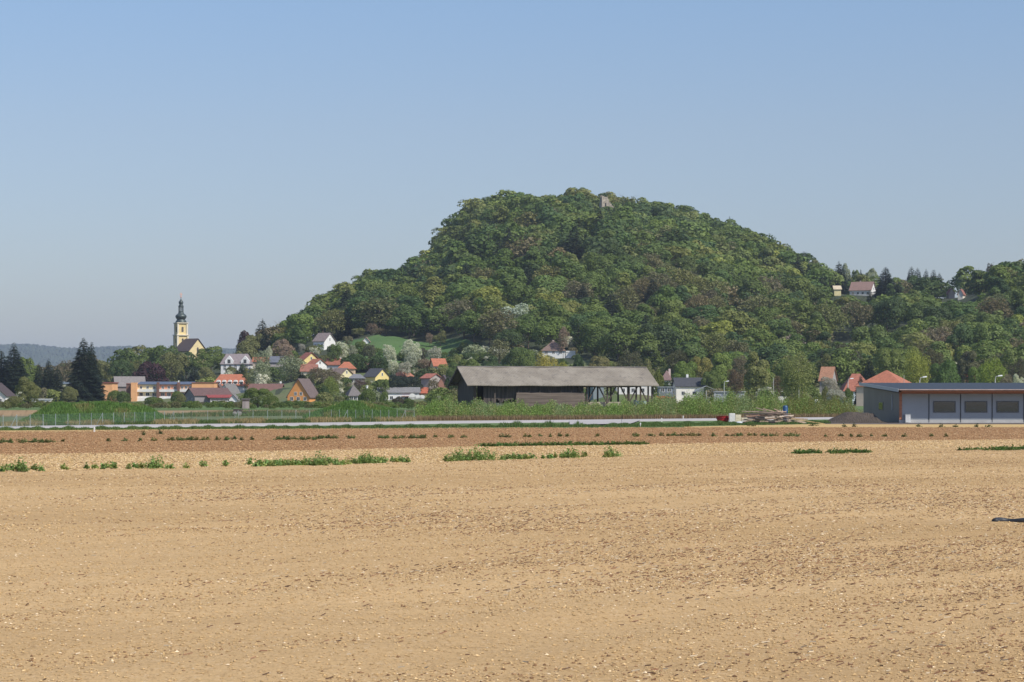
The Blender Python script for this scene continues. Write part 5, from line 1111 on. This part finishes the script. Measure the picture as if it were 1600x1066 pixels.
for (nm, lm, tier), js in groups.items():
    js.sort(key=lambda j: forest[j][7])
    for q, j in enumerate(js):
        labels[j] = f"{nm} tree {tier} on {lm}" + ('' if len(js) == 1 else (', leftmost such' if q == 0 else f", {ORD[min(q, 19)]} such from left"))
SV, SF, ST_, nv = [], [], [], 0
for j, (D, X, z, h, k, c, nm, p, ym) in enumerate(forest):
    w = rng.uniform(1.1, 1.5)
    if j in ind:
        tree(k, X, D, z, h, w, tuple(c), labels[j], 'trees of the wooded hill', hi=1 if D < 1250 else 0)
    else:
        V, Q = proto(k, int(rng.integers(4)), 0); a = rng.uniform(0, 6.28); ca, sa = math.cos(a), math.sin(a); s = np.array([h * w, h * w, h])
        P = np.stack([V[:, 0] * ca - V[:, 1] * sa, V[:, 0] * sa + V[:, 1] * ca, V[:, 2]], 1) * s + np.array([X, D, z])
        SV.append(P.astype(np.float32)); SF.append(Q + nv); ST_.append(np.repeat(np.array(c, np.float32)[None], len(P), 0)); nv += len(P)
print('forest', len(forest), 'individual', len(ind), 'stuff verts', nv)
o = link('woodland', np_mesh('woodland', np.concatenate(SV), np.concatenate(SF), [FOLT], tint=np.concatenate(ST_)))
tag(o, 'dense spring woodland covering the hill', 'woodland', kind='stuff')

# low growth between the houses and a tree belt far left: bushes nobody could count
def scatter(name, label, spots, kinds, hr, colf, hi=0):
    V_, F_, C_, nv = [], [], [], 0
    for X, D, *q_ in spots:
        z = float(terrain(X, D)); k = kinds[rng.integers(len(kinds))]; V, Q = proto(k, int(rng.integers(4)), hi); a = rng.uniform(0, 6.28); h = rng.uniform(*hr) * (q_[0] if q_ else 1); s = np.array([h * 1.1, h * 1.1, h])
        P = np.stack([V[:, 0] * math.cos(a) - V[:, 1] * math.sin(a), V[:, 0] * math.sin(a) + V[:, 1] * math.cos(a), V[:, 2]], 1) * s + np.array([X, D, z])
        c = colf(); V_.append(P); F_.append(Q + nv); C_.append(np.repeat(np.array(c, np.float32)[None], len(P), 0)); nv += len(P)
    o = link(name, np_mesh(name, np.concatenate(V_), np.concatenate(F_), [FOLT], tint=np.concatenate(C_))); return tag(o, label, 'undergrowth', kind='stuff')
pal = [GREEN, MID, OLIVE, DARK, OLIVE, (.2, .18, .10), GREY, GREEN, (.55, .54, .44), (.24, .27, .08)]
colr = lambda: np.array(pal[rng.integers(len(pal))]) * rng.uniform(.8, 1.2)
spots = []
for _ in range(1300):
    D = rng.uniform(700, 1080); p = rng.uniform(-60, 1680); X = px2X(p, D); z = float(terrain(X, D)); yt = ysee(z + 5.5, D)
    if any(a - 6 < p < b + 6 and D < Dk + 8 and (yt < yk - 1 or D > Dk - 12) for a, b, yk, Dk in KEEP): continue
    if 560 < p < 740 and 980 < D: continue
    if p < 350 and D < 860: continue
    spots.append((X, D))
for _ in range(1500):
    D = rng.uniform(868, 1012); p = rng.choice([rng.uniform(395, 735), rng.uniform(700, 1100)], p=[.8, .2]); X = px2X(p, D); z = float(terrain(X, D)); yt = ysee(z + 2.6, D)
    if any(a - 2 < p < b + 2 and D < Dk + 10 and (yt < yk + 2 or abs(D - Dk - 4) < 7) for a, b, yk, Dk in KEEP): continue
    spots.append((X, D, .55))
scatter('undergrowth', 'mixed garden bushes filling the gaps between the village houses', spots, ['shrub', 'shrub', 'broad', 'bare', 'broad'], (2.4, 7.0), colr)
spots = []
for _ in range(420):
    D = rng.uniform(1150, 1700); p = rng.uniform(-120, 460)
    if 225 < p < 400 and D < 1260: continue
    spots.append((px2X(p, D), D))
scatter('tree_belt', 'far tree belt between the spruces and the church', spots, ['broad', 'bare', 'round'], (10, 17), lambda: np.array([OLIVE, MID, GREEN, BUD][rng.integers(4)]) * rng.uniform(.8, 1.1), 0)
spots = []
for _ in range(330):
    p = rng.choice([rng.uniform(-60, 260), rng.uniform(255, 470), rng.uniform(455, 720)]); D = rng.uniform(560, 720)
    X = px2X(p, D); yt = ysee(2.2, D)
    if any(a < p < b and D < Dk and yt < yk - 5 for a, b, yk, Dk in KEEP): continue
    spots.append((X, D))
scatter('hedge_scrub', 'rough scrub line between the fallow plot and the gardens', spots, ['shrub'], (1.0, 2.0), lambda: np.array([OLIVE, GREEN, MID, (.16, .15, .07)][rng.integers(4)]) * rng.uniform(.8, 1.2))

spots = [(px2X(p, D), D) for p, D in zip(rng.uniform(535, 765, 110), rng.choice([990, 996, 1004, 1040], 110) + rng.uniform(-4, 4, 110)) if not 700 > p > 662 or D > 1000]
scatter('orchard_hedge', 'dark hedge rows and low fruit bushes across the meadow', spots, ['shrub', 'shrub', 'broad'], (2.5, 5.2), lambda: np.array([DARK, MID, OLIVE, GREEN][rng.integers(4)]) * rng.uniform(.8, 1.1), 0)

# ------------------------------------------------------------------ blades: thicket behind the road, verge grass, weeds
def blades(P, h, w, lean, rng, up=1.0):
    n = len(P); a = rng.uniform(0, 2 * np.pi, n); d = np.stack([np.cos(a), np.sin(a), 0 * a], 1); b = rng.uniform(0, 2 * np.pi, n); l = np.stack([np.cos(b), np.sin(b), 0 * b], 1) * (lean * h * rng.uniform(.2, 1, n))[:, None]
    hh = np.stack([0 * h, 0 * h, h], 1); ww = d * (w[:, None] if hasattr(w, '__len__') else w)
    V = np.stack([P - ww * .5, P + ww * .5, P + hh * .6 + l * .4 + ww * .35, P + hh * .6 + l * .4 - ww * .35], 1).reshape(-1, 3)
    V2 = np.stack([P + hh * .6 + l * .4 - ww * .35, P + hh * .6 + l * .4 + ww * .35, P + hh + l + ww * .05, P + hh + l - ww * .05], 1).reshape(-1, 3)
    V = np.concatenate([V, V2]); return V, np.arange(len(V)).reshape(-1, 4)
def blade_obj(name, label, Ps, h, w, lean, col, cat='grass'):
    V, Q = blades(Ps, h, w, lean, rng); c = np.repeat(col, 4, 0); c = np.concatenate([c, c])
    o = link(name, np_mesh(name, V, Q, [FOLT], tint=c)); return tag(o, label, cat, kind='stuff')
def along(pts, n, width, jitter=0):
    P = np.array([gp(*p)[:2] for p in pts]); d = np.r_[0, np.cumsum(np.hypot(*np.diff(P, axis=0).T))]
    s = rng.uniform(0, d[-1], n); return np.stack([np.interp(s, d, P[:, 0]), np.interp(s, d, P[:, 1]) + rng.uniform(0, 1, n) * width, np.zeros(n)], 1)
# thicket of young willow shoots and reeds
def thicket():
    n = 15000; pts = [(642, 656), (800, 655), (1000, 654), (1200, 653), (1348, 652)]
    P = along(pts, n, 34); px = 800 + F * P[:, 0] / P[:, 1]
    env = np.interp(px, [640, 665, 690, 760, 850, 920, 1000, 1040, 1150, 1210, 1260, 1300, 1348], [1.6, 2.6, 3.0, 2.5, 2.35, 2.35, 2.7, 3.7, 3.9, 3.8, 3.5, 3.1, 2.9])
    depth = (P[:, 1] - CH * F / (np.interp(px, *zip(*pts)) - HZ)) / 34
    env = env * (1.0 + .0 * depth) * (1 + .16 * np.sin(px / 9.) + .12 * np.sin(px / 3.7 + 1) + .15 * np.sin(P[:, 1] / 3 + px / 21)) * np.interp(depth, [0, .2, .6, 1], [.45, .85, 1.0, .8])
    hs = env * rng.uniform(.6, 1.05, n); V_, C_ = [], []
    V, Q = blades(P, hs, .035, .16, rng); c0 = np.array([(.13, .15, .05)]) * rng.uniform(.7, 1.3, (n, 1)); c = np.repeat(c0, 4, 0); V_.append(V); C_.append(np.concatenate([c, c]))
    L = 14; tt = rng.uniform(.12, 1, (n, L)); r = .3 * (1 - .5 * tt) * rng.uniform(.2, 1, (n, L)); a = rng.uniform(0, 6.28, (n, L))
    LP = np.stack([P[:, 0, None] + np.cos(a) * r, P[:, 1, None] + np.sin(a) * r, hs[:, None] * tt], 2).reshape(-1, 3)
    k = len(LP); N = rng.normal(0, 1, (k, 3)); N[:, 2] += .3; N /= np.linalg.norm(N, axis=1)[:, None]; V, Q = leafquads(LP, N, .055, rng, .4, 1.0)
    pl = np.array([(.20, .31, .07), (.23, .33, .085), (.27, .32, .10), (.16, .26, .06), (.30, .30, .13), (.25, .33, .14)])
    g = (.5 + .5 * np.sin(px / 13.) * np.sin(px / 31. + 2) + rng.normal(0, .18, n)); idx = np.clip((g * 6).astype(int), 0, 5); cc = pl[idx] * rng.uniform(.8, 1.2, (n, 1))
    cc = np.where(((px > 1230) & (rng.random(n) < .6))[:, None], np.array((.21, .21, .06)), cc)
    V_.append(V); C_.append(np.repeat(np.repeat(cc, L, 0), 4, 0))
    V = np.concatenate(V_); o = link('thicket', np_mesh('thicket', V, np.arange(len(V)).reshape(-1, 4), [FOLT], tint=np.concatenate(C_)))
    tag(o, 'dense thicket of young willow shoots between road and barn', 'thicket', kind='stuff')
    # dry reddish stems at its foot
    n = 16000; P = along([(650, 657.3), (800, 656.6), (1000, 655.6), (1345, 653.4)], n, 3.2); col = np.array([(.26, .17, .10), (.34, .25, .14), (.2, .15, .09)])[rng.integers(0, 3, n)] * rng.uniform(.8, 1.2, (n, 1))
    blade_obj('dry_reeds', 'reddish dry grass stems along the foot of the thicket', P, rng.uniform(.3, .85, n), .05, .3, col)
thicket()
def verge():
    n = 60000; P = np.concatenate([along([(-60, 673.5), (200, 671.8), (400, 670.3), (800, 667.8), (1080, 667)], n // 2, 10), along([(960, 666), (1080, 665.5), (1180, 664), (1300, 662)], n // 2, 17)]); pal_ = np.array([(.085, .15, .04), (.10, .16, .045), (.14, .18, .06), (.07, .12, .03)])
    px = 800 + F * P[:, 0] / P[:, 1]; hh = rng.uniform(.10, .3, len(P)) * (1 + .6 * np.sin(px / 14) * np.sin(px / 5.3)); hh *= np.where((px > 780) & (px < 905) & (rng.random(len(P)) < .5), 1.8, 1)
    ok_ = ~((px > 895) & (px < 985) & (P[:, 1] > CH * F / (664.0 - HZ) - 2))
    blade_obj('verge_grass', 'fresh green grass along the near side of the road', P[ok_], hh[ok_], .06, .4, (pal_[rng.integers(0, 4, len(P))] * rng.uniform(.8, 1.25, (len(P), 1)))[ok_])
    n = 26000; P = along([(-60, 669.5), (250, 663.8), (500, 660.2), (645, 659)], n, 26); px = 800 + F * P[:, 0] / P[:, 1]; g = np.sin(px / 19) + np.sin(px / 7.7) * .6 + rng.normal(0, .5, n)
    col = np.where((g > .25)[:, None], np.array((.34, .26, .13)), np.array((.085, .13, .035))) * rng.uniform(.75, 1.25, (n, 1)); hh = rng.uniform(.15, .55, n) * np.where(g > .25, 1.25, .8)
    blade_obj('rough_grass', 'mixed dry and green grass around the fence foot', P, hh, .06, .4, col)
    for nm, V in (('mound_grass', MV1), ('bank_grass', MV2)):
        k = 26000; idx = rng.integers(0, len(V), k); P = V[idx] + np.stack([rng.uniform(-.4, .4, k), rng.uniform(-.3, .3, k), np.zeros(k)], 1); ok_ = P[:, 2] > .1; P = P[ok_]
        g = np.sin(P[:, 0] * 1.1) + np.sin(P[:, 1] * .9 + P[:, 0] * .4) + rng.normal(0, .5, len(P)); col = np.where((g > 1.3)[:, None], np.array((.24, .23, .09)), np.array((.12, .21, .05))) * rng.uniform(.75, 1.3, (len(P), 1))
        blade_obj(nm, 'grass covering the ' + ('large mound' if nm[0] == 'm' else 'small bank'), P, rng.uniform(.15, .5, len(P)), .08, .4, col)
    n = 24000; P = along([(235, 652), (470, 650), (650, 652), (760, 652)], n, 90); px = 800 + F * P[:, 0] / P[:, 1]; g = np.sin(px / 23) + np.sin(P[:, 1] / 11.) + rng.normal(0, .5, n)
    blade_obj('fallow_grass', 'patchy fallow grass beyond the fence', P, rng.uniform(.2, .7, n), .09, .4, np.where((g > .8)[:, None], np.array((.27, .21, .11)), np.array((.10, .135, .04))) * rng.uniform(.75, 1.25, (n, 1)))
verge()

def clump(X, Y, s, rs, dens=1.0, hh=.28):
    """a leafy weed: blades plus small leaves"""
    n = int(58 * dens * max(.4, s)); P = np.stack([X + rs.normal(0, .52 * s, n), Y + rs.normal(0, .3 * s, n), np.zeros(n) + .03], 1); r = np.hypot((P[:, 0] - X) / (s + .01), (P[:, 1] - Y) / (s * .7 + .01))
    h = hh * np.clip(1.25 - r * .55, .25, 1.2) * (.25 + 1.1 * rs.random(n) ** 1.5); V, _ = blades(P, h, .02 + 0 * h, .55, rs); k = n * 5; i = rs.integers(0, n, k); t = rs.uniform(.25, 1.1, k)
    LP = P[i] + np.stack([rs.normal(0, .045, k), rs.normal(0, .045, k), h[i] * t], 1); N = rs.normal(0, .6, (k, 3)); N[:, 2] += .8; N /= np.linalg.norm(N, axis=1)[:, None]; V2, _ = leafquads(LP, N, .036, rs, .3); return np.concatenate([V, V2])
def weed_row(name, label, items, hh, base=(.24, .32, .10)):
    rs = np.random.default_rng(len(name) * 7 + 1); V_, C_ = [], []
    for x, y, s in items:
        X, D, _ = gp(x, y); V = clump(X, D, s * .8, rs, 1.0, hh * (.6 + .5 * min(s, 1.3))); V_.append(V); c = np.array(base) * rs.uniform(.75, 1.25) * np.array([rs.uniform(.8, 1.25), 1, 1]); C_.append(np.repeat(c[None], len(V), 0) * np.repeat(rs.uniform(.75, 1.25, (len(V) // 4, 1)), 4, 0))
    V = np.concatenate(V_); o = link(name, np_mesh(name, V, np.arange(len(V)).reshape(-1, 4), [FOLT], tint=np.concatenate(C_))); return tag(o, label, 'weeds', kind='stuff')
rs = np.random.default_rng(77)
yrow = lambda x: np.interp(x, [0, 500, 750, 1050], [738.5, 728, 720.5, 713])
it = []
for x in np.arange(-40, 1075, 3.2):
    d = .35 + .65 * (.5 + .5 * math.sin(x / 27 + 1.7 * math.sin(x / 61))); d *= np.interp(x, [-40, 60, 130, 380, 420, 800, 980, 1075], [1, .9, .5, .55, .95, 1.1, .9, .3])
    if rs.random() < d * .36: it.append((x + rs.uniform(-2, 2), yrow(x) + rs.uniform(-3.2, 1.2), rs.uniform(.08, .36) * (.5 + d * .5)))
for a, b in ((400, 478), (560, 600), (790, 822)):
    for x in np.arange(a, b, 3.5): it.append((x, yrow(x) + rs.uniform(-.8, .5), rs.uniform(.12, .34)))
weed_row('weed_row', 'broken row of leafy weeds between the two pale fields', it, .34)
for k, (x, s, lab) in enumerate(((745, 1.05, 'biggest leafy weed bush in the weed row'), (715, .62, 'second biggest weed bush, just left of the biggest'), (496, .72, 'upright weed bush left of the row middle'), (570, .72, 'broad weed bush in the row, third large one from the left'), (244, .6, 'lone round weed bush in the thin left part of the row'), (32, .42, 'weed bush at the left end of the row'), (890, .5, 'upright weed bush right of the biggest one'), (955, .5, 'weed bush starting the right end of the row'))):
    X, D, _ = gp(x, yrow(x)); V = clump(X, D, s, rs, 2.4, .48 if s < 1 else .62); c = np.array((.20, .29, .085)) * rs.uniform(.85, 1.1)
    o = link('weed_bush', np_mesh('weed_bush', V - np.array([X, D, 0]), np.arange(len(V)).reshape(-1, 4), [FOLT], tint=np.repeat(c[None], len(V), 0) * np.repeat(rs.uniform(.75, 1.25, (len(V) // 4, 1)), 4, 0)), None, (X, D, 0)); tag(o, lab, 'weed', 'large weeds in the row')
it = []
for a, b, y, st, s0 in ((-20, 80, 692.3, 3.5, .5), (100, 250, 690, 9, .28), (262, 300, 689, 4, .55), (300, 480, 688, 7, .26), (425, 495, 687.5, 4.5, .36), (500, 527, 686, 4, .62), (547, 560, 685.5, 4, .5), (592, 670, 685.5, 3.4, .5), (680, 730, 684.5, 8, .3), (776, 806, 684, 6, .42), (820, 960, 683.2, 10, .26), (985, 1010, 682.5, 4, .42), (1018, 1096, 682, 3.6, .6), (1104, 1116, 682, 4, .6), (1130, 1210, 682, 3.8, .42), (1228, 1245, 682.5, 4, .6), (1260, 1500, 683, 19, .3)):
    for x in np.arange(a, b, st):
        if rs.random() < .6: it.append((x + rs.uniform(-.7, .7) * st, y + rs.uniform(-.8, .6), s0 * rs.uniform(.3, 1.0)))
weed_row('far_weed_row', 'thin row of dark weeds across the brown field', it, .3, (.14, .165, .055))
it = [(x + rs.uniform(-2, 2), np.interp(x, [750, 1050], [698.2, 694.6]) + rs.uniform(-.4, .3), .36) for x in np.arange(752, 1010, 5)]
it += [(x, np.interp(x, [1240, 1600], [710.5, 704]) + rs.uniform(-1, .8), rs.uniform(.2, .42)) for x in np.r_[np.arange(1242, 1280, 3), np.arange(1298, 1358, 3), np.arange(1500, 1550, 8), np.arange(1556, 1612, 2.2)]]
weed_row('grass_tufts', 'low grass tufts along the right field edge', it, .26, (.10, .17, .04))
it = [(x + rs.uniform(-3, 3), y + rs.uniform(-.4, .4), s) for x, y, s in [(248, 679.5, .5), (225, 680.5, .3), (1172, 666.6, .75), (1269, 666.4, .75), (1318, 668, .3), (1335, 668, .35), (1435, 667.5, .4), (1470, 667.8, .4), (1490, 667.8, .4), (1525, 667.8, .4), (1548, 668, .4)]]
weed_row('scattered_weeds', 'scattered dark weeds before the wood pile and hall', it, .4, (.07, .10, .03))

# ------------------------------------------------------------------ clods, stones and stubble on the fields
octv = np.array([(1, 0, 0), (-1, 0, 0), (0, 1, 0), (0, -1, 0), (0, 0, 1), (0, 0, -1)], float)
octf = np.array([(0, 2, 4), (2, 1, 4), (1, 3, 4), (3, 0, 4), (2, 0, 5), (1, 2, 5), (3, 1, 5), (0, 3, 5)])
CLM = nodes('clods'); _m, _t, _b, _N, _L = CLM; _a = _N('ShaderNodeAttribute'); _a.attribute_name = 'tint'; _L(_a.outputs['Color'], _b.inputs['Base Color']); _b.inputs['Roughness'].default_value = .95
def clods(name, label, d0, d1, n, s0, s1, pals, probs, u0=-.34, u1=.34, dark=None):
    # even cover on the ground: distance ~ sqrt
    D = np.sqrt(rng.uniform(d0 ** 2, d1 ** 2, n)); U = rng.uniform(u0, u1, n); X = U * D
    far = np.interp(800 + F * U, [0, 500, 750, 1050, 1600], [gp(0,738)[1], gp(500,729)[1], gp(750,721)[1], gp(1050,712)[1], gp(1600,699)[1]])
    patch = np.sin(X * .25 + D * .11 + 1) + np.sin(D * .31 - X * .17) + .8 * np.sin(X * .9 - D * .6) + np.interp(800 + F * U, [0, 700, 1600], [-1.2, 0, .9])
    st = X * -.62 + D * .78; sl_ = X * .78 + D * .62                        # along and across the tilled direction
    patch = .6 * patch + 1.1 * np.sin(st * 1.25 + 1.6 * np.sin(sl_ * .11) + .8 * np.sin(sl_ * .37)) * np.sin(sl_ * .19 + 2) + .8 * np.sin(st * 3.1 + sl_ * .23)
    keep = (D < far) & (rng.random(n) < np.clip(.55 + .2 * patch, .22, 1)); D, X, patch = D[keep], X[keep], patch[keep]; n = len(D)
    s = s0 * (s1 / s0) ** (rng.random(n) ** 2.0); r = rng.uniform(.6, 1.3, (n, 6, 1)); V = octv[None] * r * s[:, None, None] * np.array([1.2, 1.0, .62]); a = rng.uniform(0, 6.28, n); c, q = np.cos(a)[:, None], np.sin(a)[:, None]
    V = np.stack([V[..., 0] * c - V[..., 1] * q, V[..., 0] * q + V[..., 1] * c, V[..., 2]], 2) + np.stack([X, D, s * .22 + fieldz(X, D)], 1)[:, None]
    Fq = (octf[None] + (np.arange(n) * 6)[:, None, None]).reshape(-1, 3); ki = rng.choice(len(pals), n, p=probs); ki = np.where((ki >= 3) & (rng.random(n) > np.clip(.35 + .3 * patch, .08, 1)), 0, ki); pc = np.array(pals)[ki] * rng.uniform(.8, 1.2, (n, 1))
    o = link(name, np_mesh(name, V.reshape(-1, 3), Fq, [CLM[0]], tint=np.repeat(pc, 6, 0))); return tag(o, label, 'stones', kind='stuff')
PS = [(.50, .335, .155), (.60, .43, .22), (.72, .57, .37), (.32, .19, .09), (.22, .12, .055)]
clods('clods', 'small clods and pebbles over the near soil', 26, 62, 205000, .010, .034, PS, [.32, .15, .05, .26, .22])
clods('far_clods', 'clods and pebbles over the farther pale soil', 60, 158, 350000, .018, .05, PS, [.34, .18, .07, .24, .17])
def strip_clods(name, label, near, far, n, s0, s1, pals, z=.008):
    U = rng.uniform(-.3, .3, n); px = 800 + F * U; a = np.interp(px, [p for p, _ in near], [gp(*q)[1] for q in near]); b = np.interp(px, [p for p, _ in far], [gp(*q)[1] for q in far])
    D = a + (b - a) * rng.uniform(-.02, 1.02, n); X = U * D; s = s0 * (s1 / s0) ** (rng.random(n) ** 2); r = rng.uniform(.6, 1.3, (n, 6, 1)); V = octv[None] * r * s[:, None, None] * np.array([1.2, 1.0, .62])
    V = V + np.stack([X, D, s * .22 + z], 1)[:, None]; Fq = (octf[None] + (np.arange(n) * 6)[:, None, None]).reshape(-1, 3); pc = np.array(pals)[rng.integers(0, len(pals), n)] * rng.uniform(.8, 1.2, (n, 1))
    o = link(name, np_mesh(name, V.reshape(-1, 3), Fq, [CLM[0]], tint=np.repeat(pc, 6, 0))); return tag(o, label, 'stones', kind='stuff')
E1 = [(0,738),(500,729),(750,721),(1050,712),(1600,699)]; E2 = [(0,710.5),(500,704.5),(800,696.5),(1150,692.5),(1500,688),(1600,687)]; E3 = [(0,675),(430,670.5),(800,668.7),(1080,668.2),(1600,668)]
strip_clods('strip_clods', 'pale clods on the narrow stony strip', E1, E2, 88000, .025, .075, [PS[0], PS[0], PS[1], (.55, .38, .19), (.62, .46, .27), PS[3]])
strip_clods('brown_clods', 'reddish clods on the brown field', E2, E3, 76000, .03, .09, [(.39, .225, .105), (.34, .19, .09), (.45, .29, .15), (.28, .155, .07)])
def sticks(name, label, d0, d1, n, l0, l1, pals):
    D = np.sqrt(rng.uniform(d0 ** 2, d1 ** 2, n)); U = rng.uniform(-.235, .235, n); X = U * D; patch = np.sin(X * .25 + D * .11 + 1) + np.sin(D * .31 - X * .17) + .9 * np.sin(X * 1.3 - D * .7) + np.interp(800 + F * U, [0, 700, 1600], [-1.5, .2, .9])
    k = rng.random(n) < np.clip(.25 + .35 * patch, .04, 1); X, D = X[k], D[k]; n = len(X); L_ = rng.uniform(l0, l1, n); a = rng.uniform(-1.0, 1.0, n); d = np.stack([np.cos(a), np.sin(a), rng.uniform(-.05, .35, n)], 1) * (L_ / 2)[:, None]; w = np.stack([-np.sin(a), np.cos(a), 0 * a], 1) * .005 ; P = np.stack([X, D, fieldz(X, D) + .012], 1); u = np.array([0, 0, .016])
    V = np.stack([P - d - w, P + d - w * .4, P + d + w * .4 + u, P - d + w + u], 1).reshape(-1, 3); c = np.array(pals)[rng.integers(0, len(pals), n)] * rng.uniform(.8, 1.2, (n, 1))
    o = link(name, np_mesh(name, V, np.arange(4 * n).reshape(-1, 4), [CLM[0]], tint=np.repeat(c, 4, 0))); return tag(o, label, 'stubble', kind='stuff')
sticks('stubble', 'broken brown stalks strewn over the soil', 26, 90, 16000, .03, .13, [(.20, .10, .05), (.26, .14, .075), (.14, .08, .045), (.5, .4, .27)])

# ------------------------------------------------------------------ air
m = bpy.data.materials.new('haze_air'); m.use_nodes = True; t = m.node_tree
for n_ in list(t.nodes):
    if n_.type == 'BSDF_PRINCIPLED': t.nodes.remove(n_)
v = t.nodes.new('ShaderNodeVolumePrincipled'); v.inputs['Color'].default_value = (.72, .84, 1, 1); v.inputs['Density'].default_value = 5.8e-5; v.inputs['Anisotropy'].default_value = 0.0
t.links.new(v.outputs[0], t.nodes['Material Output'].inputs['Volume'])
tag(MB().box(-4100, 4100, -80, 13200, -1.5, 275).build('haze', m), kind='stuff')
